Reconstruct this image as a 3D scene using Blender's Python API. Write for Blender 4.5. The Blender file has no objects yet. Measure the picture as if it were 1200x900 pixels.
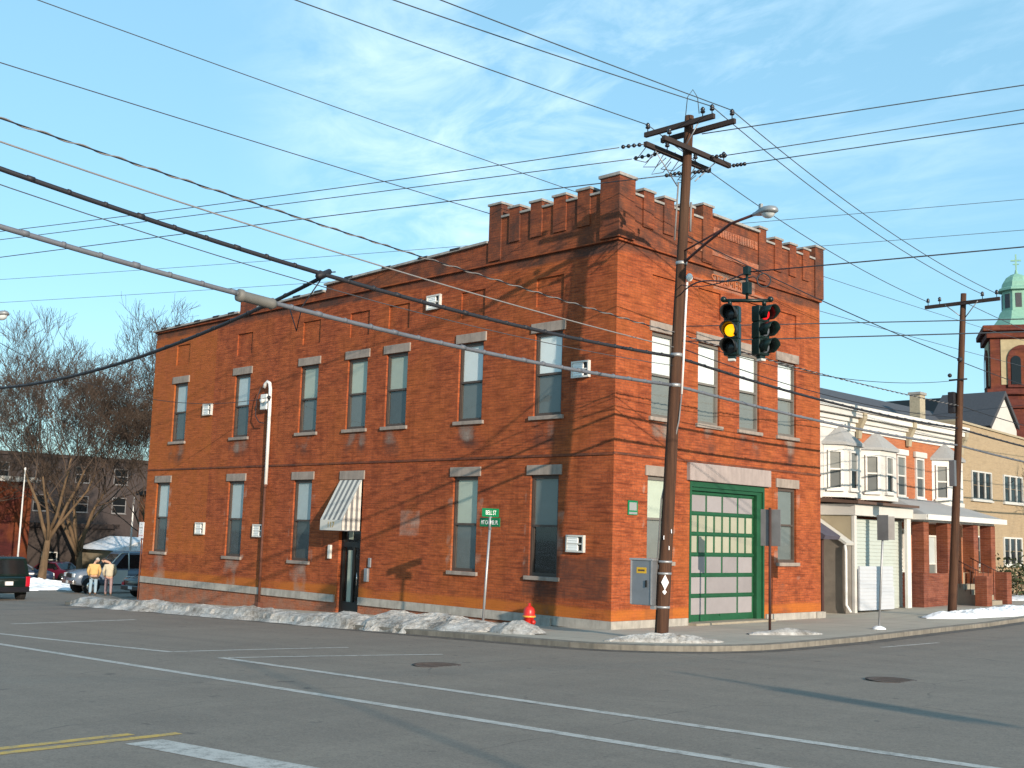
import bpy, bmesh, math, random
from mathutils import Vector, Matrix, noise
R = math.radians
sc = bpy.context.scene
COL = sc.collection
SUN_AZ, SUN_EL = R(-20.0), R(14.3)          # azimuth from +X towards +Y

# ------------------------------------------------------------------ materials
MATS = {}
class NT:
    def __init__(s, name):
        s.m = bpy.data.materials.new(name); s.m.use_nodes = True
        s.t = s.m.node_tree; s.t.nodes.clear()
        s.out = s.n('ShaderNodeOutputMaterial'); s.p = s.n('ShaderNodeBsdfPrincipled')
        s.l(s.p.outputs[0], s.out.inputs[0])
    def n(s, t, **k):
        x = s.t.nodes.new(t)
        for a, b in k.items(): setattr(x, a, b)
        return x
    def l(s, a, b): s.t.links.new(a, b)
    def noise(s, vec, scale, detail=4, rough=.55):
        x = s.n('ShaderNodeTexNoise'); x.inputs['Scale'].default_value = scale
        x.inputs['Detail'].default_value = detail; x.inputs['Roughness'].default_value = rough
        if vec is not None: s.l(vec, x.inputs['Vector'])
        return x.outputs['Fac']
    def ramp(s, f, *stops):
        x = s.n('ShaderNodeValToRGB'); e = x.color_ramp.elements
        while len(e) < len(stops): e.new(.5)
        for i, (p, c) in enumerate(stops):
            e[i].position = p; e[i].color = (c[0], c[1], c[2], 1) if not isinstance(c, (int, float)) else (c, c, c, 1)
        s.l(f, x.inputs[0]); return x.outputs[0]
    def mix(s, f, a, b, mode='MIX'):
        x = s.n('ShaderNodeMix', data_type='RGBA', blend_type=mode)
        for v, i in ((f, 0), (a, 6), (b, 7)):
            if isinstance(v, (int, float)): x.inputs[i].default_value = v
            elif isinstance(v, tuple): x.inputs[i].default_value = (v[0], v[1], v[2], 1)
            else: s.l(v, x.inputs[i])
        return x.outputs[2]
    def math(s, op, a, b=0.0):
        x = s.n('ShaderNodeMath', operation=op)
        for v, i in ((a, 0), (b, 1)):
            if isinstance(v, (int, float)): x.inputs[i].default_value = v
            else: s.l(v, x.inputs[i])
        return x.outputs[0]
    def bump(s, h, strength=.3, dist=.02):
        x = s.n('ShaderNodeBump'); x.inputs['Strength'].default_value = strength
        x.inputs['Distance'].default_value = dist
        s.l(h, x.inputs['Height']); s.l(x.outputs[0], s.p.inputs['Normal'])
    def coord(s, kind='Object'):
        return s.n('ShaderNodeTexCoord').outputs[kind]
    def geo(s):
        return s.n('ShaderNodeNewGeometry').outputs['Position']
    def mapping(s, v, scale=(1, 1, 1), rot=(0, 0, 0)):
        x = s.n('ShaderNodeMapping'); x.inputs['Scale'].default_value = scale
        x.inputs['Rotation'].default_value = rot
        s.l(v, x.inputs[0]); return x.outputs[0]
    def attr(s, name):
        return s.n('ShaderNodeAttribute', attribute_name=name).outputs['Color']
    def base(s, c):
        if isinstance(c, tuple): s.p.inputs['Base Color'].default_value = (c[0], c[1], c[2], 1)
        else: s.l(c, s.p.inputs['Base Color'])
    def set(s, rough=.7, metal=0, spec=.5, coat=0):
        s.p.inputs['Roughness'].default_value = rough; s.p.inputs['Metallic'].default_value = metal
        s.p.inputs['Specular IOR Level'].default_value = spec
        if coat: s.p.inputs['Coat Weight'].default_value = coat

def plain(name, c, rough=.6, metal=0, var=.18, scale=3.0, spec=.4, coat=0, bump=0):
    """painted / plain surface with slight uneven wear"""
    if name in MATS: return MATS[name]
    m = NT(name); v = m.coord()
    f = m.noise(v, scale, 5); g = m.noise(v, scale * 9, 3)
    lo = tuple(x * (1 - var) for x in c); hi = tuple(min(1, x * (1 + var * .6)) for x in c)
    a = m.ramp(f, (.3, lo), (.7, hi))
    b = m.mix(.35, a, m.mix(g, lo, hi))
    rnd_ = m.n('ShaderNodeObjectInfo').outputs['Random']                # pieces of one kind differ a little
    b = m.mix(1.0, b, m.ramp(rnd_, (0, .80), (1, 1.0)), 'MULTIPLY')
    m.base(b); m.set(rough, metal, spec, coat)
    if bump: m.bump(g, bump, .01)
    MATS[name] = m.m; return m.m

def brick_mat(name, c1, c2, mo, sootcol=(.045, .03, .026), palecol=(.42, .36, .31), orange=(.42, .125, .02), amount=1):
    m = NT(name); uv = m.coord('UV'); pos = m.geo()
    b = m.n('ShaderNodeTexBrick'); m.l(uv, b.inputs['Vector'])
    b.inputs['Scale'].default_value = 1; b.inputs['Brick Width'].default_value = .215; b.inputs['Row Height'].default_value = .072
    b.inputs['Mortar Size'].default_value = .008; b.inputs['Mortar Smooth'].default_value = .3; b.inputs['Bias'].default_value = -.1
    for k, c in (('Color1', c1), ('Color2', c2), ('Mortar', mo)): b.inputs[k].default_value = (*c, 1)
    big = m.noise(pos, .45, 6, .6); mid = m.noise(pos, 2.2, 6, .65); fine = m.noise(pos, 16, 4, .7)
    streak = m.noise(m.mapping(pos, (3.5, 3.5, .35)), 1.3, 5, .6)
    hrow = m.noise(m.mapping(pos, (.8, .8, 9)), 1.6, 4, .6)
    c = m.mix(m.ramp(fine, (.3, 0), (.75, .8)), b.outputs['Color'], tuple(x * 1.3 for x in c1))
    c = m.mix(m.math('MULTIPLY', m.ramp(mid, (.42, 0), (.66, 1)), .45 * amount), c, tuple(x * .62 for x in c2))
    c = m.mix(m.math('MULTIPLY', m.ramp(hrow, (.48, 0), (.68, 1)), .75 * amount), c, tuple(x * .55 for x in c2))
    c = m.mix(m.math('MULTIPLY', m.ramp(big, (.45, 0), (.65, 1)), .22), c, orange)
    c = m.mix(m.math('MULTIPLY', m.ramp(streak, (.52, 0), (.75, 1)), .4 * amount), c, tuple(x * .5 for x in c2))
    at = m.n('ShaderNodeSeparateColor'); m.l(m.attr('stain'), at.inputs[0])
    edge = m.math('ADD', m.math('MULTIPLY', fine, .55), m.math('MULTIPLY', mid, .75))
    def spot(ch): return m.ramp(m.math('MULTIPLY', at.outputs[ch], edge), (.18, 0), (.55, 1))
    c = m.mix(m.math('MULTIPLY', spot(2), .75), c, orange)
    c = m.mix(m.math('MULTIPLY', spot(0), .85), c, sootcol)
    c = m.mix(m.math('MULTIPLY', spot(1), .7), c, palecol)
    m.base(c); m.set(.88, 0, .25)
    h = m.math('ADD', m.math('MULTIPLY', b.outputs['Fac'], -.6), m.math('MULTIPLY', fine, .5))
    m.bump(h, .55, .012); MATS[name] = m.m; return m.m

brick_mat('old_red_brick', (.345, .082, .027), (.17, .034, .013), (.13, .06, .038))
brick_mat('row_brick', (.36, .12, .055), (.29, .09, .042), (.30, .18, .12), amount=.5)
brick_mat('shaded_red_brick', (.06, .009, .009), (.042, .008, .008), (.045, .02, .018))  # red brick albedo lowered to carry the shade over the left edge house
brick_mat('porch_brick', (.2, .06, .035), (.14, .04, .028), (.2, .13, .1))
brick_mat('church_brick', (.12, .03, .022), (.085, .022, .018), (.09, .05, .04))
brick_mat('tan_brick', (.31, .235, .15), (.26, .195, .125), (.30, .25, .19), orange=(.34, .25, .15), amount=.3)

def stone(name, c, dirt=.5, sc_=1.0):
    m = NT(name); p = m.geo()
    f = m.noise(p, 2.5 * sc_, 6, .65); g = m.noise(p, 22 * sc_, 4, .7); st = m.noise(m.mapping(p, (5, 5, .8)), 1.5, 4)
    a = m.ramp(f, (.3, tuple(x * (1 - dirt * .6) for x in c)), (.65, c))
    a = m.mix(m.math('MULTIPLY', m.ramp(st, (.45, 0), (.7, 1)), dirt), a, tuple(x * .45 for x in c))
    a = m.mix(m.math('MULTIPLY', g, .3), a, tuple(x * .6 for x in c))
    m.base(a); m.set(.85, 0, .3); m.bump(g, .4, .008); MATS[name] = m.m
stone('lintel_stone', (.33, .275, .24)); stone('pink_stone', (.36, .30, .285), .35); stone('base_stone', (.42, .39, .35), .6)
stone('coping', (.36, .34, .32), .6); stone('kerb_stone', (.25, .225, .19), .8)

# asphalt
m = NT('asphalt'); p = m.geo()
n1 = m.noise(p, .12, 5, .6); n2 = m.noise(p, .9, 7, .7); n3 = m.noise(p, 38, 4, .85); n4 = m.noise(m.mapping(p, (.05, .9, 1)), 1.5, 6, .65)
n5 = m.noise(m.mapping(p, (.9, .05, 1)), 1.2, 6, .65); n6 = m.noise(p, 11, 6, .8); n7 = m.noise(p, 2.6, 2, .5)
c = m.ramp(n1, (.35, (.166, .136, .112)), (.65, (.214, .176, .143)))
c = m.mix(m.math('MULTIPLY', m.ramp(n2, (.40, 0), (.68, 1)), .55), c, (.256, .211, .172))
c = m.mix(m.math('MULTIPLY', m.ramp(n4, (.45, 0), (.68, 1)), .45), c, (.124, .101, .087))
c = m.mix(m.math('MULTIPLY', m.ramp(n5, (.48, 0), (.70, 1)), .45), c, (.265, .219, .174))
c = m.mix(m.math('MULTIPLY', m.ramp(n6, (.44, 0), (.64, 1)), .5), c, (.115, .094, .08))
c = m.mix(m.math('MULTIPLY', m.ramp(n3, (.40, 0), (.70, 1)), .55), c, (.345, .292, .24))
c = m.mix(m.math('MULTIPLY', m.ramp(n3, (.42, 1), (.30, 0)) if False else m.ramp(n3, (.28, 1), (.42, 0)), .55), c, (.075, .07, .065))
c = m.mix(m.math('MULTIPLY', m.ramp(n7, (.70, 0), (.74, 1)), .5), c, (.06, .055, .052))
vo = m.n('ShaderNodeTexVoronoi', feature='DISTANCE_TO_EDGE'); vo.inputs['Scale'].default_value = .2
wv = m.n('ShaderNodeMix', data_type='RGBA'); m.l(p, wv.inputs[6])
nn = m.n('ShaderNodeTexNoise'); nn.inputs['Scale'].default_value = .9; nn.inputs['Detail'].default_value = 6; m.l(p, nn.inputs['Vector'])
m.l(nn.outputs['Color'], wv.inputs[7]); wv.inputs[0].default_value = .3
m.l(wv.outputs[2], vo.inputs['Vector'])
crk = m.ramp(vo.outputs['Distance'], (.0, 1), (.0022, 0))
c = m.mix(m.math('MULTIPLY', crk, m.math('MULTIPLY', m.ramp(n2, (.45, 0), (.6, 1)), .55)), c, (.05, .046, .042))
m.base(c); m.set(.85, 0, .3); m.bump(n3, .45, .008); MATS['asphalt'] = m.m

m = NT('paving'); p = m.geo()
b = m.n('ShaderNodeTexBrick'); m.l(p, b.inputs['Vector']); b.offset = 0
b.inputs['Scale'].default_value = 1; b.inputs['Brick Width'].default_value = 1.5; b.inputs['Row Height'].default_value = 1.5
b.inputs['Mortar Size'].default_value = .014; b.inputs['Mortar Smooth'].default_value = .4
for k, c in (('Color1', (.43, .38, .31)), ('Color2', (.37, .33, .27)), ('Mortar', (.15, .13, .11))): b.inputs[k].default_value = (*c, 1)
n2 = m.noise(p, 1.4, 6, .65); n3 = m.noise(p, 30, 4, .7)
c = m.mix(m.math('MULTIPLY', m.ramp(n2, (.42, 0), (.7, 1)), .5), b.outputs['Color'], (.26, .235, .2))
c = m.mix(m.math('MULTIPLY', n3, .35), c, (.48, .43, .36))
m.base(c); m.set(.85, 0, .3); m.bump(n3, .3, .006); MATS['paving'] = m.m

m = NT('terrain'); p = m.geo()
c = m.ramp(m.noise(p, .3, 6, .65), (.40, (.10, .085, .05)), (.5, (.13, .11, .08)), (.58, (.55, .56, .6)))
m.base(c); m.set(.9); MATS['terrain'] = m.m

def paintmark(name, c):
    m = NT(name); p = m.geo()
    w = m.noise(p, 6, 6, .75); w2 = m.noise(p, 50, 3, .7)
    f = m.ramp(m.math('ADD', m.math('MULTIPLY', w, .75), m.math('MULTIPLY', w2, .4)), (.54, 0), (.72, 1))
    m.base(m.mix(m.math('ADD', m.math('MULTIPLY', f, .85), .12), c, (.20, .18, .155))); m.set(.7); MATS[name] = m.m
paintmark('white_marking', (.55, .51, .465)); paintmark('yellow_marking', (.66, .40, .055))

m = NT('snow'); p = m.geo()
a = m.noise(p, 1.6, 6, .7); b_ = m.noise(p, 12, 5, .75)
c = m.ramp(m.math('ADD', m.math('MULTIPLY', a, .6), m.math('MULTIPLY', b_, .4)), (.38, (.13, .115, .10)), (.48, (.31, .29, .27)), (.64, (.60, .58, .56)))
m.base(c); m.set(.75, 0, .3); m.bump(b_, .7, .05); MATS['dirty_snow'] = m.m
m = NT('snow2'); p = m.geo()
c = m.ramp(m.noise(p, 2.5, 6, .7), (.33, (.5, .5, .5)), (.5, (.8, .82, .86)))
m.base(c); m.set(.7, 0, .3); m.bump(m.noise(p, 9, 4, .7), .5, .05); MATS['snow'] = m.m

m = NT('pole_wood'); p = m.coord()
g = m.noise(m.mapping(p, (14, 14, .5)), 1.0, 6, .7); g2 = m.noise(m.mapping(p, (40, 40, 1.2)), 1, 4, .7); h = m.noise(p, .35, 3)
c = m.ramp(g, (.3, (.022, .011, .008)), (.5, (.062, .027, .015)), (.72, (.11, .052, .028)))
c = m.mix(m.math('MULTIPLY', m.ramp(g2, (.55, 0), (.7, 1)), .6), c, (.025, .014, .011))
c = m.mix(m.math('MULTIPLY', m.ramp(h, (.45, 0), (.65, 1)), .3), c, (.12, .07, .042))
m.base(c); m.set(.85, 0, .3); m.bump(g, .6, .02); MATS['pole_wood'] = m.m
plain('arm_wood', (.035, .024, .022), .85, bump=.3)
plain('dark_wood', (.07, .032, .02), .8, bump=.3)

def bark(name, c):
    m = NT(name); p = m.coord()
    g = m.noise(m.mapping(p, (6, 6, 1.2)), 1.0, 6, .7)
    m.base(m.ramp(g, (.3, tuple(x * .55 for x in c)), (.7, tuple(x * 1.3 for x in c)))); m.set(.9, 0, .2); m.bump(g, .6, .03); MATS[name] = m.m
bark('bark', (.13, .085, .05)); bark('twig', (.085, .06, .046)); bark('twig_far', (.10, .075, .06))

# glass: a real transparent pane with fresnel mirror
m = NT('window_glass'); m.t.nodes.remove(m.p)
tr = m.n('ShaderNodeBsdfTransparent'); gl = m.n('ShaderNodeBsdfGlossy'); ge = m.n('ShaderNodeNewGeometry'); dt = m.n('ShaderNodeVectorMath', operation='DOT_PRODUCT'); m.l(ge.outputs['Normal'], dt.inputs[0]); m.l(ge.outputs['Incoming'], dt.inputs[1]); fres = m.math('ADD', .05, m.math('MULTIPLY', .95, m.math('POWER', m.math('SUBTRACT', 1.0, m.math('ABSOLUTE', dt.outputs['Value'])), 5.0))); mx = m.n('ShaderNodeMixShader')
gl.inputs['Roughness'].default_value = .03; tr.inputs[0].default_value = (.93, .96, .96, 1)
m.l(fres, mx.inputs[0]); m.l(tr.outputs[0], mx.inputs[1]); m.l(gl.outputs[0], mx.inputs[2]); m.l(mx.outputs[0], m.out.inputs[0])
MATS['glass'] = m.m
plain('dark_glass', (.012, .014, .016), .08, spec=.6); plain('black_glass', (.006, .006, .007), .1)
plain('blind_white', (.80, .82, .82), .7, var=.05); plain('blind_green', (.46, .49, .41), .8, var=.08); plain('blind_grey', (.47, .52, .54), .8, var=.08)
plain('screen_grey', (.16, .175, .172), .7, var=.12); plain('screen_dark', (.075, .085, .088), .6, var=.2); plain('screen_light', (.19, .195, .185), .7, var=.1)
plain('sash_brown', (.075, .055, .045), .55); plain('sash_grey', (.16, .145, .13), .55); plain('white_paint', (.58, .57, .54), .55, var=.1)
plain('trim_white', (.62, .60, .57), .5, var=.08); plain('pale_siding', (.42, .46, .43), .6, var=.08); plain('white_siding', (.50, .52, .56), .55, var=.05)
plain('green_paint', (.012, .085, .035), .5, var=.25); plain('door_panel', (.29, .265, .275), .6, var=.1); plain('door_glazing', (.36, .35, .27), .35, var=.08)
plain('black_paint', (.012, .012, .012), .45); plain('galvanised', (.42, .42, .43), .5, .6, var=.25); plain('steel', (.30, .31, .33), .45, .5, var=.2)
plain('rust', (.14, .05, .03), .8, var=.4, scale=8); plain('white_pipe', (.72, .70, .68), .5, var=.15); plain('cabinet_metal', (.22, .235, .26), .45, .5, var=.15)
plain('yellow_label', (.62, .38, .03), .5); plain('hydrant_red', (.55, .02, .012), .38, var=.25, scale=9, coat=.3); plain('hydrant_yellow', (.7, .35, .05), .4)
plain('sign_green', (.0, .16, .06), .45, var=.08); plain('sign_white', (.84, .82, .84), .45, var=.05); plain('sign_back', (.22, .21, .21), .55, .4, var=.25)
plain('ink_grey', (.28, .3, .3), .6); plain('ink_red', (.45, .1, .14), .6); plain('ink_gold', (.45, .30, .08), .6)
plain('signal_green', (.004, .015, .013), .4, var=.3, scale=12); plain('visor_black', (.012, .013, .014), .5)
plain('lens_dark', (.03, .035, .04), .2); plain('lens_grey', (.12, .14, .17), .2)
plain('cable_black', (.02, .02, .026), .6); plain('cable_grey', (.13, .14, .165), .6, var=.25); plain('cable_white', (.22, .21, .21), .6); plain('splice_case', (.14, .135, .125), .6, var=.2)
plain('wire', (.06, .065, .075), .5); plain('insulator', (.02, .018, .022), .25); plain('lamp_metal', (.33, .34, .35), .45, .4); plain('lamp_lens', (.75, .8, .82), .15)
plain('arm_rust', (.10, .03, .028), .6); plain('awning_white', (.58, .56, .52), .8, var=.06); plain('awning_grey', (.16, .165, .17), .8, var=.1)
plain('terracotta', (.40, .12, .045), .85, var=.25, bump=.4); plain('roof_tar', (.035, .035, .038), .9); plain('shingle_grey', (.33, .33, .33), .85, var=.15, scale=12)
plain('slate', (.065, .068, .08), .7, var=.25, scale=9); plain('copper_green', (.22, .42, .33), .6, var=.2, scale=4); plain('stucco_tan', (.40, .34, .24), .9, var=.12, bump=.2)
plain('brown_trim', (.10, .06, .045), .7); plain('chimney_tan', (.38, .33, .24), .9, var=.3, scale=8); plain('shed_grey', (.20, .175, .15), .85, var=.2)
plain('purple_grey', (.09, .08, .11), .7); plain('church_stone', (.44, .36, .22), .85, var=.2); plain('iron', (.06, .025, .02), .7)
plain('suv_green', (.004, .013, .012), .25, coat=.6, var=.05); plain('truck_blue', (.12, .15, .20), .3, coat=.5, var=.08); plain('truck_white', (.60, .60, .56), .4, coat=.4, var=.05)
plain('car_black', (.012, .013, .018), .25, coat=.6); plain('car_blue', (.02, .035, .07), .25, coat=.6); plain('car_red', (.11, .012, .03), .3, coat=.5)
plain('tyre', (.015, .015, .016), .85); plain('chrome', (.6, .6, .6), .2, .9); plain('tail_red', (.5, .01, .03), .25); plain('plate', (.75, .72, .72), .5)
plain('skin', (.52, .30, .21), .6, var=.08); plain('hair_grey', (.55, .50, .46), .8); plain('hair_dark', (.04, .028, .022), .7)
plain('jacket_tan', (.62, .40, .16), .85, var=.15, scale=9); plain('jacket_cream', (.56, .49, .36), .85, var=.12, scale=9); plain('hem_dark', (.08, .055, .04), .85)
plain('jeans', (.30, .42, .52), .85, var=.15, scale=9); plain('mauve', (.36, .25, .26), .85, var=.12, scale=9); plain('shoe', (.05, .045, .04), .7)
plain('leaf_dark', (.045, .06, .02), .8, var=.4, scale=6); plain('manhole', (.135, .098, .08), .7, .3, var=.3, scale=12); plain('step_concrete', (.34, .29, .22), .85, var=.25)
plain('meter_white', (.7, .7, .68), .5); plain('dark_wall', (.045, .035, .032), .9, var=.3); plain('far_wall', (.055, .042, .04), .9, var=.25); plain('far_trim', (.2, .19, .19), .8); plain('far_roof', (.05, .035, .03), .9)  # far_wall brown is darkened to carry the shadow over the apartment block

def emit(name, c, s):
    m = NT(name); m.base(c); m.p.inputs['Emission Color'].default_value = (*c, 1); m.p.inputs['Emission Strength'].default_value = s
    m.set(.3); MATS[name] = m.m
emit('lens_yellow', (1.0, .40, .004), 1.1); emit('lens_red', (.62, .01, .015), .55)

# ------------------------------------------------------------------ mesh helpers
class MB:
    def __init__(s): s.v = []; s.f = []; s.sm = []; s.mi = []; s.cur = 0
    def add(s, vs, fs, smooth=False):
        o = len(s.v); s.v += [tuple(v) for v in vs]
        for f in fs: s.f.append(tuple(i + o for i in f)); s.sm.append(smooth); s.mi.append(s.cur)
        return s
    def quad(s, a, b, c, d): return s.add((a, b, c, d), ((0, 1, 2, 3),))
    def box(s, x0, x1, y0, y1, z0, z1, mat=None):
        vs = [(x, y, z) for z in (z0, z1) for y in (y0, y1) for x in (x0, x1)]
        if mat is not None: vs = [mat @ Vector(v) for v in vs]
        return s.add(vs, ((0, 2, 3, 1), (4, 5, 7, 6), (0, 1, 5, 4), (2, 6, 7, 3), (0, 4, 6, 2), (1, 3, 7, 5)))
    def bbox(s, x0, x1, y0, y1, z0, z1, b=.02, mat=None):
        """box with chamfered edges"""
        bm = bmesh.new(); bmesh.ops.create_cube(bm, size=1)
        for v in bm.verts: v.co = Vector(((x0 + x1) / 2 + v.co.x * (x1 - x0), (y0 + y1) / 2 + v.co.y * (y1 - y0), (z0 + z1) / 2 + v.co.z * (z1 - z0)))
        bmesh.ops.bevel(bm, geom=bm.edges[:], offset=b, segments=2, affect='EDGES', profile=.6)
        bm.verts.index_update(); vs = [mat @ v.co if mat is not None else v.co.copy() for v in bm.verts]
        s.add(vs, [[v.index for v in f.verts] for f in bm.faces]); bm.free(); return s
    def tube(s, pts, rad, n=8, cap=True, smooth=True):
        pts = [Vector(p) for p in pts]
        if not hasattr(rad, '__len__'): rad = [rad] * len(pts)
        up = None; rings = []
        for i, p in enumerate(pts):
            d = (pts[min(i + 1, len(pts) - 1)] - pts[max(i - 1, 0)])
            if d.length < 1e-9: d = Vector((0, 0, 1))
            d.normalize()
            if up is None: up = Vector((0, 0, 1)) if abs(d.z) < .9 else Vector((1, 0, 0))
            a = d.cross(up)
            if a.length < 1e-6: a = d.cross(Vector((0, 1, .3)))
            a.normalize(); b = a.cross(d); up = b.copy()
            rings.append([p + (a * math.cos(t) + b * math.sin(t)) * rad[i] for t in [2 * math.pi * k / n for k in range(n)]])
        vs = [v for r in rings for v in r]; fs = []
        for i in range(len(pts) - 1):
            for k in range(n):
                fs.append((i * n + k, i * n + (k + 1) % n, (i + 1) * n + (k + 1) % n, (i + 1) * n + k))
        if cap: fs += [tuple(range(n - 1, -1, -1)), tuple((len(pts) - 1) * n + k for k in range(n))]
        return s.add(vs, fs, smooth)
    def cyl(s, p, q, r, n=12, r2=None): return s.tube([p, q], [r, r if r2 is None else r2], n)
    def lathe(s, prof, c=(0, 0, 0), n=16, axis='z', smooth=True, mat=None):
        c = Vector(c); vs = []
        for r, h in prof:
            for k in range(n):
                t = 2 * math.pi * k / n; x, y = r * math.cos(t), r * math.sin(t)
                w = {'z': (x, y, h), 'x': (h, x, y), 'y': (y, h, x)}[axis]
                w = Vector(w); w = mat @ w if mat is not None else w
                vs.append(c + w)
        fs = [(i * n + k, i * n + (k + 1) % n, (i + 1) * n + (k + 1) % n, (i + 1) * n + k) for i in range(len(prof) - 1) for k in range(n)]
        fs += [tuple(range(n - 1, -1, -1)), tuple((len(prof) - 1) * n + k for k in range(n))]
        return s.add(vs, fs, smooth)
    def ball(s, c, rx, ry=None, rz=None, n=12, m=8):
        ry = rx if ry is None else ry; rz = rx if rz is None else rz; c = Vector(c); vs = []
        for i in range(m + 1):
            p = math.pi * i / m
            for k in range(n):
                t = 2 * math.pi * k / n
                vs.append(c + Vector((rx * math.sin(p) * math.cos(t), ry * math.sin(p) * math.sin(t), -rz * math.cos(p))))
        return s.add(vs, [(i * n + k, i * n + (k + 1) % n, (i + 1) * n + (k + 1) % n, (i + 1) * n + k) for i in range(m) for k in range(n)], True)
    def prism(s, poly, y0, y1, axis='y'):
        """extrude a closed 2-D outline"""
        n = len(poly)
        def w(p, h): return {'y': (p[0], h, p[1]), 'x': (h, p[0], p[1]), 'z': (p[0], p[1], h)}[axis]
        vs = [w(p, y0) for p in poly] + [w(p, y1) for p in poly]
        return s.add(vs, [tuple(range(n - 1, -1, -1)), tuple(range(n, 2 * n))] + [(k, (k + 1) % n, n + (k + 1) % n, n + k) for k in range(n)])
    def build(s, name, mat, parent=None, world=True, stain=None):
        me = bpy.data.meshes.new(name)
        off = Vector((0, 0, 0))
        if parent is not None and world:
            r = parent
            while r is not None: off += r.location; r = r.parent
        vs = [tuple(Vector(v) - off) for v in s.v]
        me.from_pydata(vs, [], s.f); me.update()
        bm = bmesh.new(); bm.from_mesh(me); bmesh.ops.recalc_face_normals(bm, faces=bm.faces[:]) if s.closed() else None
        bm.to_mesh(me); bm.free()
        for p_, sm, mi in zip(me.polygons, s.sm, s.mi): p_.use_smooth = sm; p_.material_index = mi
        uv = me.uv_layers.new(name='UVMap').data
        for p_ in me.polygons:
            nx, ny, nz = (abs(c) for c in p_.normal)
            for li in p_.loop_indices:
                x, y, z = s.v[me.loops[li].vertex_index]
                uv[li].uv = (x, y) if nz > nx and nz > ny else ((y, z) if nx > ny else (x, z))
        if stain:
            ca = me.color_attributes.new('stain', 'FLOAT_COLOR', 'POINT').data
            for i, v in enumerate(s.v): ca[i].color = (*stain(*v), 1)
        for k in ([mat] if isinstance(mat, str) else mat): me.materials.append(MATS[k])
        o = bpy.data.objects.new(name, me); COL.objects.link(o)
        if parent is not None: o.parent = parent
        return o
    def closed(s): return not getattr(s, 'open', False)

def thing(name, label, cat, loc=(0, 0, 0), rz=0, group=None):
    o = bpy.data.objects.new(name, None); o.empty_display_size = .2; COL.objects.link(o)
    o.location = loc; o.rotation_euler = (0, 0, rz); return tag(o, label, cat, group)
def tag(o, label, cat, group=None, kind=None):
    if label: o['label'] = label
    if cat: o['category'] = cat
    if group: o['group'] = group
    if kind: o['kind'] = kind
    return o
def struct(o): o['kind'] = 'structure'; return o
def children(o): return [c for c in COL.objects if c.parent == o]
def copy_tree(o, parent=None):
    c = o.copy(); COL.objects.link(c)
    if parent is not None: c.parent = parent
    for ch in children(o): copy_tree(ch, c)
    return c
def text_mesh(body, size, loc, rot, name, mat, parent, depth=.004, align='CENTER', sx=1.0):
    cu = bpy.data.curves.new(name, 'FONT'); cu.body = body; cu.size = size; cu.extrude = depth; cu.align_x = align; cu.align_y = 'CENTER'
    t = bpy.data.objects.new(name + '_src', cu); COL.objects.link(t)
    me = bpy.data.meshes.new_from_object(t.evaluated_get(bpy.context.evaluated_depsgraph_get())); bpy.data.objects.remove(t)
    M_ = Matrix.Translation(loc) @ rot.to_4x4() @ Matrix.Diagonal((sx, 1, 1, 1))
    off = Vector((0, 0, 0)); r = parent
    while r is not None: off += r.location; r = r.parent
    me.transform(Matrix.Translation(-off) @ M_)
    me.materials.clear(); me.materials.append(MATS[mat])
    o = bpy.data.objects.new(name, me); COL.objects.link(o); o.parent = parent; return o
ROT_S = Matrix(((1, 0, 0), (0, 0, -1), (0, 1, 0)))     # text facing -Y
ROT_E = Matrix(((0, 0, 1), (1, 0, 0), (0, 1, 0)))      # text facing +X

# ------------------------------------------------------------------ ground
def G(x, y):                                            # road surface
    xc = max(-70.0, min(38.0, x))
    z = -.33 + .031 * xc
    if y > 12: z += .02 * min(y - 12, 40)
    return z
def SW(x, y): return G(x, y) + .13                      # pavement surface

def sheet(name, xs, ys, dz, mat):
    mb = MB(); mb.open = True; nx = len(xs)
    vs = [(x, y, G(x, y) + dz) for y in ys for x in xs]
    fs = [(j * nx + i, j * nx + i + 1, (j + 1) * nx + i + 1, (j + 1) * nx + i) for j in range(len(ys) - 1) for i in range(nx - 1)]
    mb.add(vs, fs, True); return struct(mb.build(name, mat))
rng = lambda a, b, n: [a + (b - a) * i / n for i in range(n + 1)]
sheet('ground', [-900, -400, -200, -120] + rng(-70, 38, 36) + [80, 200, 500, 900], [-700, -300, -120, -60, -20, 0, 12] + rng(16, 52, 9) + [100, 250, 500, 900], -.06, 'terrain')
sheet('road', [-130, -100] + rng(-70, 38, 54) + [60, 90], [-90, -60, -40] + rng(-30, 12, 21) + rng(16, 52, 9) + [80, 140], 0, 'asphalt')

KERB = [(-25.2, -2.9), (-18, -3.1), (-11, -3.4), (-5, -3.75), (0, -3.95), (2.2, -4.0)]
for a in range(1, 8):
    t = -math.pi / 2 + a / 8 * math.pi / 2; KERB.append((2.2 + 3.25 * math.cos(t), -.75 + 3.25 * math.sin(t)))
KERB += [(5.45, -.6), (5.45, 1), (5.4, 3), (5.2, 5), (4.95, 7.5), (4.75, 10), (4.6, 12), (4.5, 15), (4.35, 20), (4.2, 28), (4.0, 40), (3.6, 60)]
def dense(path, step=.8):
    out = []
    for (a, b), (c, d) in zip(path[:-1], path[1:]):
        n = max(1, int(math.hypot(c - a, d - b) / step))
        out += [(a + (c - a) * i / n, b + (d - b) * i / n) for i in range(n)]
    return out + [path[-1]]
KD = dense(KERB)
def inner(x, y):
    if y > 10.4: return (-3.2, y)
    if x < -.2 and y < -1: return (x, .35)
    if y > .35: return (-.35, y)
    return (-.35, .35)
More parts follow.
